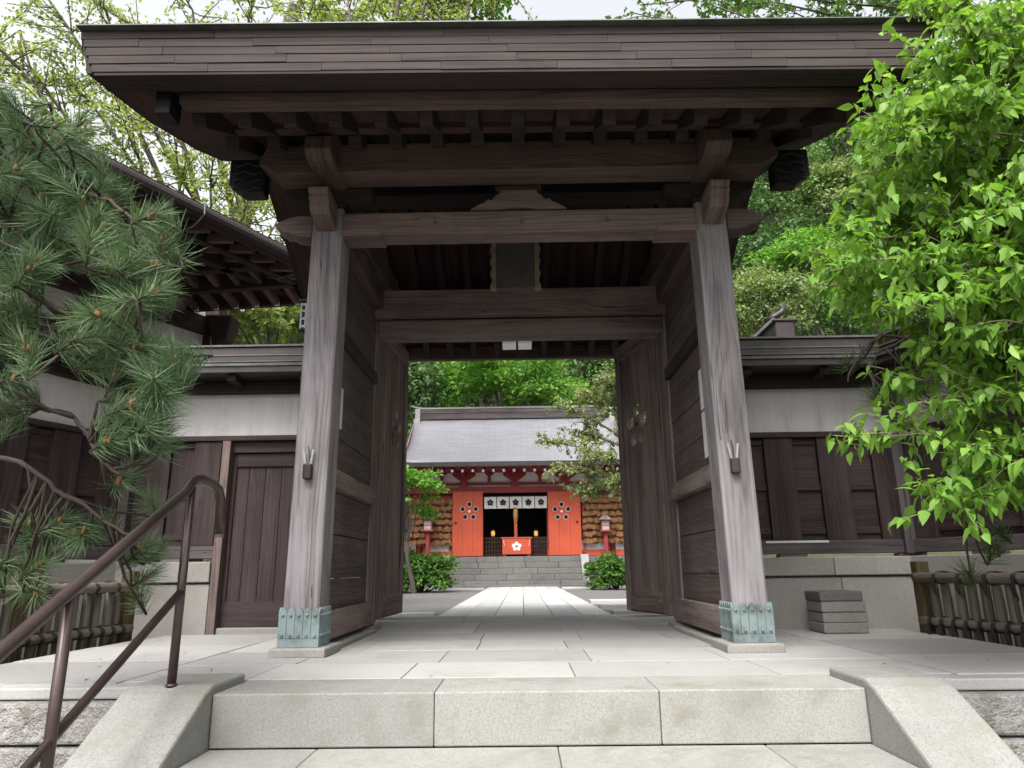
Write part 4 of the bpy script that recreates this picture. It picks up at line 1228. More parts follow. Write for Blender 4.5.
for (p0, p1, c, nm) in (((453, 492), (483, 557), (469.5, 511.5), 'l'), ((547.5, 492), (582, 557), (561.5, 511.5), 'r')):
    a, b = S(*p0), S(*p1); ctr = S(*c)
    m = MB()
    n = 3; w = (b.x - a.x) / n
    for i in range(n): m.box(a.x + i * w + .002, a.x + (i + 1) * w - .002, SY - .10, SY - .03, FL + .02, a.z)
    m.box(a.x, b.x, SY - .105, SY - .10, FL + .03, FL + .07)
    dd = m.build('door', VERM, shrine, bevel=.004)
    plum_holes(ctr.x, ctr.z, SY - .10, .215, .068, dd, DARKIN, WHITEP)
    m = MB(); hxx = a.x + .10 if nm == 'l' else b.x - .12
    m.lathe((hxx, SY - .11, 1.85), [(.03, 0), (.03, .05)], 10); m.build('handle', BLACKMET, dd)

# curtain with five plum crests
a, b = S(484, 497), S(547.5, 508)
cu = thing('door_curtain', 'white half curtain with five black plum crests over the shrine door', 'curtain', ((a.x + b.x) / 2, SY - .02, b.z))
w = (b.x - a.x) / 5
for i in range(5):
    m = MB(); vs, fs = [], []
    for j in range(7):
        f = j / 6
        for zz, amp in ((a.z, .01), (b.z, .03)):
            vs.append((a.x + w * (i + .03 + .94 * f), SY - .02 + amp * math.sin(f * 9 + i), zz))
    for j in range(6): fs.append([2 * j, 2 * j + 1, 2 * j + 3, 2 * j + 2])
    m._add(vs, fs, [[(0, 0)] * 4] * 6)
    pnl = m.build('curtain_panel', WHITEC, cu, smooth=True)
    cx_, cz_ = a.x + w * (i + .5), (a.z + b.z) / 2
    m = MB(); k = 14
    for q in range(5):
        th = PI / 2 + q * 2 * PI / 5
        m.prism([(cx_ + .062 * math.cos(th) + .040 * math.cos(2 * PI * j / k), cz_ + .062 * math.sin(th) + .040 * math.sin(2 * PI * j / k)) for j in range(k)], SY - .058, SY - .055, 'xz')
    m.prism([(cx_ + .018 * math.cos(2 * PI * j / k), cz_ + .018 * math.sin(2 * PI * j / k)) for j in range(k)], SY - .058, SY - .055, 'xz')
    m.build('plum_crest', BLACKP, pnl)
m = MB(); m.tube([(a.x - .05, SY - .02, a.z + .01), (b.x + .05, SY - .02, a.z + .01)], .015, 6); m.build('curtain_rod', W_DARK, cu)

# offertory box
a, b = S(502.5, 539), S(531, 553.5)
Yb = SY - .25
ob = thing('offertory_box', 'vermilion offertory box with white plum crest in the shrine doorway', 'offertory box', ((a.x + b.x) / 2, Yb, FL))
cx_ = (a.x + b.x) / 2
m = MB(); m.box(a.x, b.x, Yb, Yb + .5, FL + .06, a.z); m.box(a.x - .03, b.x + .03, Yb - .02, Yb + .52, a.z + .001, a.z + .04); m.build('box_body', VERM, ob, bevel=.008)
m = MB()
for xx in (a.x + .04, b.x - .10): m.box(xx, xx + .06, Yb + .02, Yb + .1, FL - .005, FL + .06)
m.build('box_foot', VERM2, ob)
m = MB(); k = 14; cz_ = (a.z + FL) / 2 + .03
for q in range(5):
    th = PI / 2 + q * 2 * PI / 5
    m.prism([(cx_ + .095 * math.cos(th) + .055 * math.cos(2 * PI * j / k), cz_ + .085 * math.sin(th) + .055 * math.sin(2 * PI * j / k)) for j in range(k)], Yb - .012, Yb - .003 + .0005 * q, 'xz')
m.build('plum_crest', WHITEP, ob)
for s in (-1, 1):
    m = MB(); m.bar((cx_ + s * .40, Yb - .008, cz_ + .20), (cx_ + s * .37, Yb - .008, cz_ + .02), .05, .01); m.build('white_stroke', WHITEP, ob)

# bell rope
c = S(515.5, 510)
br = thing('bell_rope', 'red and gold bell rope with tassel hanging over the offertory box', 'bell rope', (c.x, SY - .15, 1.5))
m = MB(); m.lathe((c.x, SY - .13, S(515, 522).z), [(.02, 0), (.06, .05), (.085, .2), (.07, .36), (.03, .44)], 12); m.build('bell', GOLD, br, smooth=True)
m = MB()
for ph in (0, 2.1, 4.2):
    m.tube([(c.x + .03 * math.cos(zz * 14 + ph), SY - .15 + .03 * math.sin(zz * 14 + ph), zz) for zz in np.linspace(S(515, 537).z, S(515, 508).z, 24)], .025, 6)
m.build('twisted_rope', ROPE_R, br, smooth=True)
m = MB(); m.lathe((c.x, SY - .15, S(515, 545).z - .02), [(.11, 0), (.07, .16), (.04, .28)], 12); m.build('tassel', VERM, br, smooth=True)

for (px_, nm) in ((493, 'left'), (536, 'right')):
    c = S(px_, 534, SY + .6)
    t = thing('candle_lantern', 'small glowing lantern in the dark shrine doorway, %s of the bell rope' % nm, 'lantern', (c.x, SY + .6, FL), 'lit lanterns inside the shrine')
    m = MB(); m.lathe((c.x, SY + .6, c.z - .07), [(.045, 0), (.062, .04), (.065, .12), (.045, .17)], 12); m.build('lantern_shade', GLOW, t, smooth=True)
    m = MB(); m.lathe((c.x, SY + .6, FL + .01), [(.12, 0), (.02, .04), (.02, c.z - .11 - FL - .01), (.07, c.z - .10 - FL - .01)], 10); m.build('lantern_stand', DARKIN, t)
    m = MB(); m.lathe((c.x, SY + .6, c.z + .102), [(.07, 0), (.03, .05), (.01, .08)], 10); m.build('lantern_cap', BLACKMET, t)

# shrine steps
ss = thing('shrine_steps', 'grey stone steps with pale sloping side stones up to the red shrine', 'steps', (SC, 21.2, 0))
n = 5
xa, xb2 = SC - 1.95, SC + 1.92
for i in range(n):
    m = MB(); y0 = 20.55 + i * .24; z1 = FL * (i + 1) / n - .01
    x = xa - (.22 if i == 0 else 0); xe_ = xb2 + (.22 if i == 0 else 0)
    while x < xe_ - .05:
        w = random.uniform(.55, 1.0); e = xe_ if x + w > xe_ - .4 else x + w
        m.box(x + .003, e - .003, y0, y0 + .30 if i < n - 1 else SY - .601, z1 - FL / n + .004, z1); x = e
    m.build('step', OLDSTONE, ss, bevel=.012)
m = MB(); m.box(xa - .5, xb2 + .5, 20.25, 20.545, -.1, .045); m.build('step', OLDSTONE, ss, bevel=.01)
for s, x in ((-1, xa - .004), (1, xb2 + .004)):
    m = MB(); m.prism([(20.86, -.05), (21.68, -.05), (21.68, FL + .03), (21.45, FL + .03), (20.95, .36), (20.86, .36)], min(x, x + s * .24), max(x, x + s * .24), 'yz'); m.build('side_stone', PAVE, ss, bevel=.015)

# racks of votive tablets
for s, nm in ((-1, 'left'), (1, 'right')):
    if s < 0: x0, x1 = S(399, 520).x, S(452, 520).x
    else: x0, x1 = S(583.5, 520).x, S(632, 520).x
    zt_, zb_ = S(520, 499).z, S(520, 546).z
    t = thing('tablet_rack', 'red rack of seven bars on the shrine front, %s of the doors' % nm, 'rack', ((x0 + x1) / 2, SY - .1, zb_))
    m = MB()
    rows = 7
    for i in range(rows):
        zz = zb_ + .22 + (zt_ - zb_ - .2) * i / (rows - 1); m.box(x0, x1, SY - .02, SY + .02, zz, zz + .035)
    for xx in (x0, (x0 + x1) / 2, x1): m.box(xx - .03, xx + .03, SY + .021, SY + .08, FL + .1, zt_ + .1)
    m.build('rack_bar', VERM2, t)
    for i in range(rows):
        zz = zb_ + .22 + (zt_ - zb_ - .2) * i / (rows - 1)
        nb_ = 11
        for j in range(nb_):
            xx = x0 + (x1 - x0) * (j + .5) / nb_ + random.uniform(-.02, .02)
            m = MB()
            for q in range(6):
                ox, oz = random.uniform(-.07, .07), random.uniform(-.05, .02)
                rot = random.uniform(-.6, .6); hw_, hh_ = .056, .070
                pts = [(-hw_, -hh_), (hw_, -hh_), (hw_, hh_ * .35), (0, hh_), (-hw_, hh_ * .35)]
                pts = [(xx + ox + p[0] * math.cos(rot) - p[1] * math.sin(rot), zz - .07 + oz + p[0] * math.sin(rot) + p[1] * math.cos(rot)) for p in pts]
                y = SY - .035 - q * .018 - random.uniform(0, .008)
                m.prism(pts, y - .008, y, 'xz')
            tag(m.build('votive_tablets', EMA, loc=(xx, SY - .05, zz)), 'bunch of tan wooden votive tablets hung on the %s shrine rack' % nm, 'votive tablets', 'votive tablets on the %s rack' % nm)

# red lantern posts
for s, px_, nm in ((-1, 427.5, 'left'), (1, 606.5, 'right')):
    Yl = 21.9
    b0 = S(px_, 556, Yl)
    t = thing('lantern_post', 'red wooden lantern on a post at the %s of the shrine steps' % nm, 'lantern', (b0.x, Yl, FL - .03))
    x = b0.x; zc_ = S(px_, 532, Yl).z; zt_ = S(px_, 517, Yl).z
    m = MB(); m.box(x - .06, x + .06, Yl - .06, Yl + .06, FL - .03, zc_); m.box(x - .13, x + .13, Yl - .13, Yl + .13, FL - .03, FL + .10); m.build('post', VERM2, t, bevel=.01)
    m = MB(); m.box(x - .17, x + .17, Yl - .17, Yl + .17, zc_, zc_ + .05); m.build('platform', VERM2, t, bevel=.01)
    m = MB()
    for dx in (-.125, .105):
        for dy in (-.125, .105): m.box(x + dx, x + dx + .02, Yl + dy, Yl + dy + .02, zc_ + .045, zc_ + .365)
    m.box(x - .126, x + .126, Yl - .127, Yl - .104, zc_ + .19, zc_ + .21); m.box(x - .13, x + .13, Yl - .13, Yl + .13, zc_ + .34, zc_ + .363)
    m.build('lantern_frame', VERM2, t)
    m = MB(); m.box(x - .115, x + .115, Yl - .115, Yl + .115, zc_ + .06, zc_ + .35); m.build('lantern_paper', paint('greyed_lantern_paper', (.30, .26, .24), .8), t)
    m = MB()
    m.poly8([(x - .22, Yl - .22, zc_ + .362), (x + .22, Yl - .22, zc_ + .362), (x + .22, Yl + .22, zc_ + .362), (x - .22, Yl + .22, zc_ + .362), (x - .05, Yl - .05, zc_ + .50), (x + .05, Yl - .05, zc_ + .50), (x + .05, Yl + .05, zc_ + .50), (x - .05, Yl + .05, zc_ + .50)])
    m.lathe((x, Yl, zc_ + .50), [(.03, 0), (.05, .03), (.01, .09)], 8); m.build('lantern_roof', W_DOOR, t)

# ------------------------------------------------------------------ plants
def unit(a): return a / np.maximum(np.linalg.norm(a, axis=-1, keepdims=True), 1e-9)

def leaf_geometry(P, D, Nn, L, Wd, fold=.22, droop=.18):
    """pointed leaves, folded along the midrib: 6 vertices, 4 triangles each"""
    D = unit(D); S_ = unit(np.cross(D, Nn)); U_ = np.cross(S_, D)
    L = L[:, None]; Wd = Wd[:, None]
    base = P
    q1l = P + D * L * .30 - S_ * Wd * .50 + U_ * L * fold * .30
    q1r = P + D * L * .30 + S_ * Wd * .50 + U_ * L * fold * .30
    q2l = P + D * L * .62 - S_ * Wd * .36 + U_ * L * (fold * .2 - droop * .3)
    q2r = P + D * L * .62 + S_ * Wd * .36 + U_ * L * (fold * .2 - droop * .3)
    mid = P + D * L * .5 - U_ * L * droop * .10
    tip = P + D * L - U_ * L * droop
    V = np.stack([base, q1l, q1r, q2l, q2r, mid, tip], 1).reshape(-1, 3)
    n = len(P)
    F0 = np.array([[0, 5, 1], [1, 5, 3], [3, 5, 6], [0, 2, 5], [2, 4, 5], [4, 6, 5]])
    Fc = (np.arange(n)[:, None, None] * 7 + F0[None]).reshape(-1, 3)
    return V, Fc

def blade_geometry(P, D, Nn, L, Wd):
    """small simple leaves: a bent diamond of two triangles"""
    D = unit(D); S_ = unit(np.cross(D, Nn)); U_ = np.cross(S_, D)
    L = L[:, None]; Wd = Wd[:, None]
    V = np.stack([P, P + D * L * .5 - S_ * Wd * .5 + U_ * L * .1, P + D * L, P + D * L * .5 + S_ * Wd * .5 + U_ * L * .1], 1).reshape(-1, 3)
    n = len(P)
    F0 = np.array([[0, 1, 2], [0, 2, 3]])
    return V, (np.arange(n)[:, None, None] * 4 + F0[None]).reshape(-1, 3)

def limb_path(a, b, n=7, sag=.0, jit=.06, seed=0):
    r = np.random.default_rng(seed)
    a, b = np.array(a, float), np.array(b, float)
    L = np.linalg.norm(b - a)
    pts = []
    off = np.cumsum(r.normal(0, jit * L / n, (n + 1, 3)), 0); off -= np.linspace(0, 1, n + 1)[:, None] * off[-1]
    off -= off[0] * (1 - np.linspace(0, 1, n + 1)[:, None])
    for i in range(n + 1):
        f = i / n
        p = a + (b - a) * f + off[i]
        p[2] += sag * L * 4 * f * (1 - f)
        pts.append(p)
    return np.array(pts)

def taper(r0_, r1_, n): return list(np.linspace(r0_, r1_, n))

# --- trees seen at a distance: trunk with limbs, crown of small leaf clumps on uneven sub-crowns
def far_tree(name, label, cat, base, crown_c, R, mat, seed, leaf=.16, clumps=60, per=70, bark=None, flat=.75, group=None, drop=.25):
    r = np.random.default_rng(seed)
    base = np.array(base, float); cc = np.array(crown_c, float); R = np.array(R, float)
    t = thing(name, label, cat, tuple(base), group)
    m = MB()
    top = cc + np.array([0, 0, R[2] * .3])
    tp = limb_path(base - [0, 0, .3], top, 8, 0, .10, seed)
    tr = max(.07, R[0] * .07)
    m.tube(tp, taper(tr, tr * .35, 9), 8)
    # clump centres: shell-weighted, on a lumpy ellipsoid
    d = unit(r.normal(size=(clumps, 3)))
    d[:, 2] = np.where(d[:, 2] < -.45, -d[:, 2], d[:, 2])
    lump = 1 + .20 * np.sin(d[:, 0] * 4.1 + seed) * np.cos(d[:, 1] * 3.7 + seed * 2) + .12 * np.sin(d[:, 2] * 7 + seed)
    rad = r.uniform(.45, 1.0, clumps) ** .6
    C = cc + d * R * (rad * lump)[:, None]
    for c in C[:: max(1, clumps // 14)]:
        f = r.uniform(.45, .85); i = int(f * 8)
        m.tube(limb_path(tp[i], c, 5, .04, .12, int(r.integers(1e6))), taper(tr * .38, tr * .08, 6), 5)
    m.build('trunk', bark or BARK, t, smooth=True)
    cr = R.mean() * r.uniform(.24, .42, clumps)
    n = clumps * per
    idx = np.repeat(np.arange(clumps), per)
    q = unit(r.normal(size=(n, 3))) * (r.uniform(.1, 1, n) ** .5)[:, None]
    q[:, 2] *= flat * .62
    P = C[idx] + q * cr[idx][:, None]
    D = unit(q + r.normal(0, .6, (n, 3)) + np.array([0, 0, -drop]))
    Nn = unit(r.normal(0, .45, (n, 3)) + np.array([0, 0, 1.0]) + .4 * unit(P - cc))
    V, Fc = blade_geometry(P, D, Nn, leaf * 1.2 * r.uniform(.7, 1.4, n), leaf * .8 * r.uniform(.7, 1.3, n))
    np_mesh('crown', V, Fc, mat, t)
    return t

def crown_at(px, py, Y, rx, rz_=None, ry_=None):
    c = at(px, py, Y); return (c.x, c.y, c.z), (rx, ry_ or rx, rz_ or rx * .8)

def hill_tree(name, label, px, py, Y, rx, mat, seed, rz_=None, cat='tree', dx=.3, **k):
    c, R = crown_at(px, py, Y, rx, rz_)
    zb_ = hill_z(c[0], c[1]) if (c[1] > 27.5 or c[0] > 7.5) else -.05
    zb_ = min(zb_, c[2] - R[2] * 1.1)
    return far_tree(name, label, cat, (c[0] + dx, c[1] + .2, zb_ - .1), c, R, mat, seed, **k)

# behind the shrine
hill_tree('maple_tree', 'bright green spreading maple directly behind the shrine roof ridge', 497, 392, 29.0, 2.9, LEAF_MAPLE, 11, 1.9, leaf=.17, clumps=75, per=90, flat=.55)
hill_tree('evergreen_tree', 'dark evergreen rising behind the left end of the shrine roof', 428, 372, 32.0, 3.0, LEAF_HILLD, 12, 3.6, leaf=.2, clumps=80, per=80)
hill_tree('evergreen_tree', 'tall dark evergreen behind the bright maple, its top cut by the gate', 478, 330, 38.0, 3.6, LEAF_HILLD, 13, 4.2, leaf=.24, clumps=70, per=80)
hill_tree('broadleaf_tree', 'mid green tree behind the right half of the shrine roof', 566, 372, 33.0, 2.8, LEAF_HILL, 14, 2.8, leaf=.19, clumps=70, per=80)
hill_tree('evergreen_tree', 'dark tree beside the open right door leaf, beyond the shrine', 622, 366, 36.0, 3.2, LEAF_HILLD, 15, 4.0, leaf=.22, clumps=70, per=80)
hill_tree('broadleaf_tree', 'small bright tree low behind the right of the shrine ridge', 556, 402, 28.6, 1.5, LEAF_MAPLE, 16, 1.1, leaf=.15, clumps=40, per=70)
hill_tree('evergreen_tree', 'dark low tree filling the gap left of the shrine roof', 396, 420, 27.5, 2.2, LEAF_HILLD, 17, 3.0, leaf=.18, clumps=60, per=80)
# right hillside
hill_tree('evergreen_tree', 'dark blue-green tree in the gap right of the gate post', 760, 258, 36, 3.2, LEAF_HILLD, 21, 3.6, leaf=.2, clumps=80, per=90)
hill_tree('broadleaf_tree', 'soft green tree high on the hillside just under the gate eave', 770, 196, 40, 3.6, LEAF_HILL, 22, 2.6, leaf=.2, clumps=80, per=90)
hill_tree('flowering_tree', 'hillside tree with pale creamy blossom beside the leafy branches', 836, 205, 38, 2.6, LEAF_PALE, 23, 2.4, leaf=.2, clumps=70, per=80)
hill_tree('broadleaf_tree', 'rounded olive green tree rising straight above the right wall roof', 764, 318, 27, 2.3, LEAF_PALE, 24, 1.9, leaf=.13, clumps=80, per=110)
hill_tree('broadleaf_tree', 'fresh green layered tree in the middle of the right hillside', 806, 268, 31, 2.3, LEAF_MAPLE, 25, 1.5, leaf=.15, clumps=75, per=100, flat=.5)
hill_tree('broadleaf_tree', 'grey-green tree above the right wall, beside the leafy branches', 836, 318, 28, 2.2, LEAF_HILL, 26, 1.8, leaf=.14, clumps=75, per=100)
hill_tree('evergreen_tree', 'dark tree on the hillside seen between the right leafy branches', 885, 260, 36, 3.4, LEAF_HILLD, 27, 3.6, leaf=.2, clumps=80, per=80)
hill_tree('broadleaf_tree', 'mid green tree on the hillside behind the upper leafy branches', 930, 180, 38, 4.2, LEAF_HILL, 28, 4.0, leaf=.22, clumps=80, per=80)
hill_tree('evergreen_tree', 'tall dark tree at the far right of the hillside', 1000, 230, 34, 4.2, LEAF_HILLD, 29, 5.0, leaf=.22, clumps=80, per=80)
hill_tree('broadleaf_tree', 'green tree at the top of the right hillside', 850, 140, 46, 4.2, LEAF_HILL, 30, 4.2, leaf=.24, clumps=80, per=80)
# left gap
hill_tree('maple_tree', 'yellow-green maple seen under the left hall eave above the wall', 268, 328, 17, 1.5, LEAF_SPRING, 31, .9, leaf=.12, clumps=60, per=90, flat=.5)
hill_tree('broadleaf_tree', 'green tree behind the left wall beyond the small maple', 250, 330, 24, 2.4, LEAF_HILL, 32, 2.0, leaf=.15, clumps=60, per=80)
hill_tree('broadleaf_tree', 'bright green tree crown above the gate roof beside the open sky', 452, -10, 17, 2.0, LEAF_MAPLE, 33, 1.7, dx=-2.6, leaf=.14, clumps=70, per=90)
# shrub-like trees close to the shrine
hill_tree('maple_tree', 'small bright green maple at the left edge of the shrine front', 404, 500, 16.5, .78, LEAF_MAPLE, 41, .85, leaf=.085, clumps=42, per=70, flat=.5)
hill_tree('round_bush', 'rounded green bush left of the shrine steps', 416, 575, 17.5, .85, LEAF_BUSH, 42, .62, cat='bush', leaf=.075, clumps=90, per=80)
hill_tree('round_bush', 'clipped green bush right of the shrine steps', 610, 576, 17.8, .50, LEAF_BUSH, 43, .50, cat='bush', leaf=.065, clumps=60, per=80)

# the far slope between those trees
r = np.random.default_rng(99)
n = 34000
x = r.uniform(-34, 46, n); y = r.uniform(28, 62, n)
sel = r.uniform(size=n) < 1
z = np.array([hill_z(a, b) for a, b in zip(x, y)])
cl = 1.3 * np.abs(np.sin(x * .9) * np.cos(y * .8)) + r.uniform(0, 1.3, n)
P = np.stack([x, y, z + cl], 1)
V, Fc = blade_geometry(P, r.normal(size=(n, 3)) + [0, -.3, -.2], r.normal(0, .4, (n, 3)) + [0, -.5, 1], r.uniform(.4, .85, n), r.uniform(.3, .6, n))
tag(np_mesh('undergrowth', V, Fc, LEAF_HILLD), kind='stuff')

# --- sparse tree in front of the shrine, right
def spray_tree(name, label, base, limbs, mat, seed, twigs=16, leaves_per=18, twig_len=.5, leaf=.09, bark=BARK, trunk_r=.10, trunk_pts=None, drop=.3, leaf_fn=blade_geometry, wid=.6, min_r=.006, twig_jit=.8):
    """limbs: (from index fraction on trunk, end point, radius)"""
    r = np.random.default_rng(seed)
    t = thing(name, label, 'tree', tuple(base))
    m = MB()
    tp = np.array(trunk_pts, float)
    m.tube(tp, taper(trunk_r, trunk_r * .45, len(tp)), 10)
    Ps, Ds = [], []
    for (f, end, rad) in limbs:
        i = f * (len(tp) - 1); a = tp[int(i)] + (tp[min(int(i) + 1, len(tp) - 1)] - tp[int(i)]) * (i - int(i))
        lp_ = limb_path(a, end, 9, .05, .10, int(r.integers(1e6)))
        m.tube(lp_, taper(rad, max(min_r, rad * .22), 10), 7)
        L = np.linalg.norm(np.array(end) - a)
        for k in range(twigs):
            g = r.uniform(.35, 1.0) ** .8; j = g * 9; q = lp_[int(min(j, 8))] + (lp_[min(int(j) + 1, 9)] - lp_[int(min(j, 8))]) * (j - int(min(j, 8)))
            dirn = unit((np.array(end) - a)[None])[0] * .7 + r.normal(0, twig_jit, 3); dirn[2] = dirn[2] * .6 + .05
            e = q + unit(dirn[None])[0] * twig_len * r.uniform(.5, 1.15)
            tw = limb_path(q, e, 4, -.03, .12, int(r.integers(1e6)))
            m.tube(tw, taper(max(min_r, rad * .22), min_r * .5, 5), 4)
            nl = int(leaves_per * r.uniform(.6, 1.3))
            ff = r.uniform(.2, 1.05, nl)
            base_p = q + (e - q) * ff[:, None] + r.normal(0, twig_len * .05, (nl, 3))
            Ps.append(base_p)
            dd = unit((e - q)[None]) * .5 + r.normal(0, .7, (nl, 3)); dd[:, 2] -= drop
            Ds.append(dd)
    m.build('trunk', bark, t, smooth=True)
    P = np.concatenate(Ps); D = np.concatenate(Ds); n = len(P)
    Nn = r.normal(0, .35, (n, 3)) + [0, 0, 1]
    ls = leaf * (.4 + .95 * r.beta(2.2, 1.8, n))
    V, Fc = leaf_fn(P, D, Nn, ls, ls * wid * r.uniform(.8, 1.15, n))
    cr_ = np_mesh('crown', V, Fc, mat, t)
    cr_.data.polygons.foreach_set('use_smooth', np.ones(len(cr_.data.polygons), bool))
    return t

def pt(px, py, Y): p = at(px, py, Y); return (p.x, p.y, p.z)
tb = at(650, 585, 17.5)
spray_tree('sparse_tree', 'sparse pale-leaved tree standing before the right side of the shrine', (tb.x, 17.5, -.05),
           [(.45, pt(560, 470, 17), .045), (.55, pt(545, 440, 17.2), .045), (.6, pt(590, 455, 16.8), .045), (.7, pt(562, 405, 17.4), .04), (.8, pt(585, 392, 17.2), .04), (.9, pt(605, 375, 17), .04),
            (.95, pt(612, 400, 17.6), .04), (.65, pt(575, 430, 17.6), .04), (.5, pt(610, 485, 17), .04), (.4, pt(578, 490, 17.3), .035), (.85, pt(630, 420, 17.2), .03)],
           LEAF_SPARSE, 51, twigs=34, leaves_per=32, twig_len=.45, leaf=.085,
           trunk_pts=[(tb.x, 17.5, -.1), (tb.x - .1, 17.5, 1.2), (tb.x + .05, 17.4, 2.4), (tb.x - .25, 17.4, 3.6), (tb.x - .35, 17.3, 5.0)], trunk_r=.11)

# --- big spring tree behind the hall, upper left
bt = np.array([-8.1, 16.5, -.1])
lim = []
rr2 = np.random.default_rng(61)
for (px, py, Y, rad, f) in [(20, 30, 14, .16, .35), (60, 60, 15, .12, .45), (130, 20, 15.5, .16, .5), (180, -10, 16, .15, .6), (255, 0, 16, .17, .55), (310, 10, 15, .12, .6), (345, -30, 16.5, .14, .7), (400, -20, 17, .17, .65),
                            (475, -15, 17.5, .16, .7), (120, 110, 14.5, .11, .4), (175, 140, 15, .12, .35), (245, 205, 15, .09, .3), (280, 215, 16, .08, .3), (40, 100, 13.5, .1, .35), (-40, 10, 13, .15, .4), (-30, 70, 13, .12, .3),
                            (90, -20, 14, .14, .55), (215, 150, 16, .11, .35), (20, -40, 14, .15, .5), (440, 12, 18, .09, .6), (370, 10, 16.5, .08, .6)]:
    lim.append((f, pt(px, py, Y), rad * .62))
spray_tree('spring_tree', 'tall bare-limbed tree with thin yellow-green spring leaves behind the left hall', tuple(bt), lim, LEAF_SPRING, 62, twigs=34, leaves_per=38, twig_len=1.3, leaf=.115,
           trunk_pts=[bt, bt + [.15, 0, 2.5], bt + [.1, .1, 5], bt + [.5, .1, 7.5], bt + [1.0, .1, 10], bt + [1.3, 0, 13], bt + [1.9, 0, 16]], trunk_r=.42, min_r=.018)

b2 = np.array([-3.5, 15.2, -.1])
lim = [(f, pt(px, py, Y), rad) for (px, py, Y, rad, f) in [(395, -30, 15.2, .17, .45), (478, -40, 15.0, .18, .45), (350, -25, 14.6, .08, .6), (430, -30, 15.6, .09, .6), (330, 10, 14.5, .05, .6), (440, 15, 14.8, .05, .65), (505, -20, 15.5, .06, .65), (370, 0, 14.2, .06, .7), (410, 5, 14.2, .05, .7)]]
spray_tree('spring_tree', 'stout forked tree with grey trunks rising just behind the gate roof', tuple(b2), lim, LEAF_SPRING, 66, twigs=22, leaves_per=36, twig_len=1.2, leaf=.11,
           trunk_pts=[b2, b2 + [0, 0, 2.5], b2 + [.1, 0, 5], b2 + [.3, 0, 7.5], b2 + [.5, 0, 9.5]], trunk_r=.30, min_r=.016)

# --- overhanging tree, upper right, behind the gate
ot = np.array([11.5, 11.8, hill_z(11.5, 11.8)])
lim = [(.52 + .45 * ((px * 7 + py * 3) % 11) / 11, pt(px, py, Y), rad) for (px, py, Y, rad) in [(640, 5, 10.5, .03), (690, -10, 11, .04), (720, 8, 10.5, .035), (770, 0, 11, .045), (820, 6, 11, .04), (860, -20, 11, .05), (900, 10, 11.5, .05), (660, -30, 11, .04), (760, -40, 11, .05), (840, 20, 11.5, .04), (630, 12, 11, .02), (800, -30, 10.5, .04)]]
spray_tree('overhanging_tree', 'green tree spreading thin branches over the right end of the gate roof', tuple(ot), lim, LEAF_HILL, 71, twigs=22, leaves_per=22, twig_len=.7, leaf=.12,
           trunk_pts=[ot, ot + [.1, 0, 3], ot + [0, -.1, 6], ot + [-.3, -.1, 9], ot + [-.6, 0, 11.5]], trunk_r=.25, min_r=.010)

# --- near leafy tree on the right
nt_ = np.array([3.85, 3.55, -.12])
lim = []
for (px, py, Y, rad, f) in [(898, 112, 2.85, .012, .85), (935, 55, 2.9, .012, .9), (866, 205, 3.0, .013, .7), (835, 268, 3.05, .012, .6), (884, 160, 3.0, .012, .75), (870, 240, 2.9, .013, .65), (930, 150, 2.75, .013, .8),
                            (985, 90, 2.6, .014, .85), (960, 30, 2.7, .012, .95), (1010, 20, 2.6, .012, .95), (930, 5, 3.1, .010, .95), (900, 320, 3.0, .012, .5), (945, 270, 2.75, .013, .6), (1000, 210, 2.55, .013, .7),
                            (1005, 320, 2.6, .012, .5), (915, 380, 3.0, .010, .45), (955, 400, 2.8, .011, .42), (1010, 400, 2.7, .011, .4), (905, 435, 2.9, .010, .35), (985, 450, 2.75, .010, .35), (950, 500, 2.8, .009, .3),
                            (880, 290, 3.1, .011, .55), (930, 215, 2.9, .012, .7), (1020, 140, 2.5, .012, .75), (1030, 280, 2.5, .012, .6), (880, 215, 3.15, .010, .7), (975, 340, 2.9, .010, .5), (1015, 60, 2.9, .012, .9), (940, 20, 3.3, .008, .95), (850, 245, 3.3, .010, .65), (880, 170, 3.3, .010, .75), (925, 90, 3.2, .010, .85), (975, 250, 3.2, .010, .62), (1015, 360, 3.1, .010, .48), (960, 365, 3.2, .010, .47), (1020, 460, 2.9, .010, .36), (900, 130, 2.7, .010, .8), (860, 260, 2.75, .010, .62), (935, 310, 2.6, .010, .55), (1000, 260, 2.9, .010, .6), (832, 285, 3.3, .009, .58)]:
    lim.append((f, pt(px, py, Y), rad))
spray_tree('leafy_tree', 'bright green broad-leaved tree filling the right edge in front of the wall', tuple(nt_), lim, LEAF_R, 81, twigs=40, leaves_per=18, twig_len=.27, leaf=.066, bark=TWIG,
           trunk_pts=[nt_, nt_ + [.0, 0, .6], nt_ + [-.05, -.1, 1.2], nt_ + [.02, -.15, 1.8], nt_ + [-.1, -.2, 2.4], nt_ + [-.15, -.25, 3.0]], trunk_r=.06, leaf_fn=leaf_geometry, wid=.50, drop=.8, min_r=.0028, twig_jit=.55)

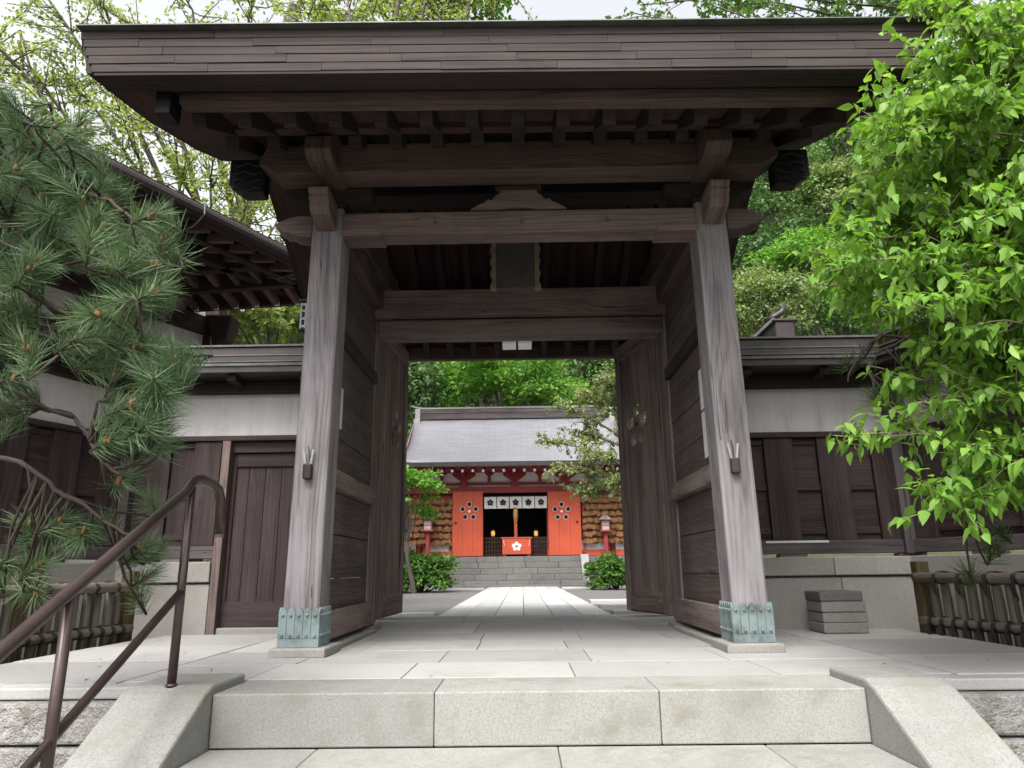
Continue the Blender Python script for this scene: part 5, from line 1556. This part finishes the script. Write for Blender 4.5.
# --- pines
def pine(name, label, base, trunk_pts, trunk_r, branches, tufts, mat, seed, needle=.105, per=95, wneedle=.0022):
    """branches: polylines of (point list, r0, r1); tufts: (tip point, direction, size)"""
    r = np.random.default_rng(seed)
    t = thing(name, label, 'tree', tuple(base))
    m = MB()
    m.tube(trunk_pts, taper(trunk_r, trunk_r * .42, len(trunk_pts)), 10)
    for pts, a, b in branches:
        P0 = [np.array(p, float) for p in pts]
        fine = []
        for p, q in zip(P0[:-1], P0[1:]):
            seg = limb_path(p, q, 4, 0, .14, int(r.integers(1e6)))
            fine += list(seg[:-1])
        fine.append(P0[-1])
        m.tube(fine, taper(a, b, len(fine)), 7)
    Vs, Fs = [], []
    buds = MB(); nv = 0
    br_pts = np.array([np.array(p, float) for pts, a, b in branches for (p0, p1) in zip(pts[:-1], pts[1:]) for p in [np.array(p0) + (np.array(p1) - np.array(p0)) * f for f in (0, .25, .5, .75, 1)]] + [np.array(p, float) for p in trunk_pts])
    for (p, d, sz) in tufts:
        p = np.array(p, float); d = unit(np.array(d, float)[None])[0]
        # shoot carrying the tuft, from the nearest branch
        k = np.argmin(np.linalg.norm(br_pts - p, axis=1)); a = br_pts[k]
        s0 = p - d * .10 * sz
        m.tube(limb_path(a, s0, 4, -.02, .10, int(r.integers(1e6))), taper(.0075, .0045, 5), 5)
        m.tube([s0, p], [.0045, .0035], 5)
        n = int(per * r.uniform(.7, 1.2))
        f = r.uniform(0, 1, n)
        o = s0 + (p - s0) * f[:, None]
        rad = unit(r.normal(size=(n, 3)))
        rad -= d * (rad @ d)[:, None]; rad = unit(rad)
        spread = r.uniform(.3, 2.0, n) * (1.2 - .6 * f)
        dd = unit(d + rad * spread[:, None])
        L = needle * sz * r.uniform(.75, 1.15, n)
        S_ = unit(np.cross(dd, r.normal(size=(n, 3))))
        mid = o + dd * L[:, None] * .55 + np.array([0, 0, -.004]) * sz
        tip = o + dd * L[:, None] + np.array([0, 0, -.009]) * sz
        w = wneedle * .5
        V = np.stack([o - S_ * w, o + S_ * w, mid + S_ * w, mid - S_ * w, tip], 1).reshape(-1, 3)
        Fc = (np.arange(n)[:, None, None] * 5 + np.array([[0, 1, 2], [0, 2, 3], [3, 2, 4]])[None]).reshape(-1, 3)
        Vs.append(V); Fs.append(Fc + nv); nv += len(V)
        if r.uniform() < .55:
            for _ in range(int(r.integers(2, 5))):
                q = p - d * .02 + r.normal(0, .008, 3)
                buds.lathe(tuple(q), [(.002, -.012), (.006, -.004), (.005, .006), (.001, .014)], 5)
    m.build('trunk', BARKD, t, smooth=True)
    np_mesh('crown', np.concatenate(Vs), np.concatenate(Fs), mat, t)
    if buds.v: tag(buds.build('bud', CONE, t), kind='stuff')
    return t

r = np.random.default_rng(5)
def scatter(regions, seed):
    r = np.random.default_rng(seed); out = []
    for (poly, Y0, Y1, n, up) in regions:
        poly = np.array(poly, float)
        lo, hi = poly.min(0), poly.max(0); k = 0
        cens = []
        while k < n:
            q = r.uniform(lo, hi); ins = False; j = len(poly) - 1
            for i in range(len(poly)):
                if (poly[i][1] > q[1]) != (poly[j][1] > q[1]) and q[0] < (poly[j][0] - poly[i][0]) * (q[1] - poly[i][1]) / (poly[j][1] - poly[i][1]) + poly[i][0]: ins = not ins
                j = i
            if not ins: continue
            if len(cens) < max(4, n // 4): cens.append((q, r.uniform(Y0, Y1))); continue
            c_, Yc = cens[int(r.integers(len(cens)))]
            q = c_ + r.normal(0, 17, 2); k += 1
            Y = Yc + r.normal(0, .05)
            p = pt(q[0], q[1], Y)
            d = np.array([r.uniform(-.7, 1.0), r.uniform(-.9, .4), r.uniform(-.3, .9) + up])
            out.append((p, d, r.uniform(.85, 1.2)))
    return out
# left pine, close to the rail
lt = scatter([([(-30, 80), (45, 108), (95, 135), (150, 215), (168, 255), (120, 300), (60, 270), (-30, 290)], 2.3, 3.0, 125, .15),
              ([(-30, 280), (60, 270), (125, 255), (172, 268), (185, 300), (120, 340), (80, 345), (-30, 370)], 2.2, 2.8, 72, .1),
              ([(60, 320), (150, 325), (185, 355), (170, 400), (135, 410), (80, 380)], 2.2, 2.6, 26, .0),
              ([(-20, 330), (40, 345), (45, 385), (-20, 420)], 2.4, 2.9, 7, .1),
              ([(80, 420), (140, 410), (150, 450), (85, 470)], 2.3, 2.7, 6, -.1),
              ([(-20, 500), (60, 490), (150, 510), (170, 560), (90, 590), (-20, 560)], 2.5, 3.1, 20, .15)], 91)
lb = np.array([-3.55, 3.75, -.12])
tr = [lb, lb + [.25, -.15, .6], pt(-60, 470, 3.3), pt(-40, 400, 3.1), pt(5, 350, 2.9), pt(35, 300, 2.75), pt(38, 240, 2.75), pt(20, 170, 2.8), pt(-5, 110, 2.9)]
pine('pine_tree', 'dark green long-needled pine reaching in from the left edge', tuple(lb), tr, .05,
     [([pt(-40, 400, 3.1), pt(40, 408, 2.7), pt(75, 418, 2.55), pt(95, 450, 2.5), pt(120, 475, 2.45)], .011, .005),
      ([pt(-60, 450, 3.2), pt(20, 462, 2.85), pt(55, 490, 2.8), pt(75, 500, 2.75), pt(110, 525, 2.75), pt(140, 540, 2.7)], .012, .005),
      ([pt(35, 300, 2.75), pt(90, 330, 2.5), pt(140, 350, 2.4), pt(165, 370, 2.35)], .014, .006),
      ([pt(38, 240, 2.75), pt(90, 250, 2.6), pt(140, 270, 2.55), pt(160, 290, 2.5)], .014, .006),
      ([pt(20, 170, 2.8), pt(70, 180, 2.7), pt(110, 200, 2.65), pt(140, 225, 2.6)], .014, .006),
      ([pt(-5, 110, 2.9), pt(30, 125, 2.75), pt(60, 140, 2.7)], .012, .006),
      ([pt(20, 170, 2.8), pt(-20, 150, 2.6), pt(-60, 180, 2.4)], .012, .006),
      ([pt(35, 300, 2.75), pt(0, 330, 2.5), pt(-40, 340, 2.4)], .012, .006),
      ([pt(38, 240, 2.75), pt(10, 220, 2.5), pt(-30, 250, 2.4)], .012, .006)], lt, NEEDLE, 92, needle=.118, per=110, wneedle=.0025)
# right pine behind the leafy tree
rt = scatter([([(865, 360), (905, 345), (950, 370), (945, 420), (890, 415)], 3.9, 4.3, 16, .0),
              ([(930, 440), (1000, 430), (1030, 500), (1010, 590), (950, 560)], 3.6, 4.1, 24, .0),
              ([(960, 380), (1040, 380), (1040, 480), (980, 470)], 3.8, 4.3, 12, .0),
              ([(920, 95), (1040, 90), (1040, 230), (960, 240)], 4.0, 4.5, 14, .1)], 93)
rt = [(p, np.array(d) * [-1, 1, 1], s) for p, d, s in rt]
rb_ = np.array([3.75, 4.6, -.12])
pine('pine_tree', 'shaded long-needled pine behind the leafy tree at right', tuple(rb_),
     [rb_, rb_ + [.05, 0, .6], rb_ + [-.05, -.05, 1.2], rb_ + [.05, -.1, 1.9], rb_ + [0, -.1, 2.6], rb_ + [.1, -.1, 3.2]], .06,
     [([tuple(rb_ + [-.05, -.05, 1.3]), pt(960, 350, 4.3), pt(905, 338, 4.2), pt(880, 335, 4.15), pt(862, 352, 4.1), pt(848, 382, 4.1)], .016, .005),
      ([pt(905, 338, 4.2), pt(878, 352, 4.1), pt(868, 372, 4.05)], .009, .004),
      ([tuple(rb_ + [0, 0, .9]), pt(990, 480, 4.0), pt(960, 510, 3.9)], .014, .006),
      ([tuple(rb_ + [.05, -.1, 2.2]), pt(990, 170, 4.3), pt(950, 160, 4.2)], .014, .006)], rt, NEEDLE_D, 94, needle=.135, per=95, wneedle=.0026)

# leaf litter on the landing
r = np.random.default_rng(322)
n = len(LITTER)
V, Fc = blade_geometry(LITTER, r.normal(size=(n, 3)) * [1, 1, .1], r.normal(0, .25, (n, 3)) + [0, 0, 1], r.uniform(.012, .03, n), r.uniform(.006, .014, n))
tag(np_mesh('leaf_litter', V, Fc, CONE), kind='stuff')
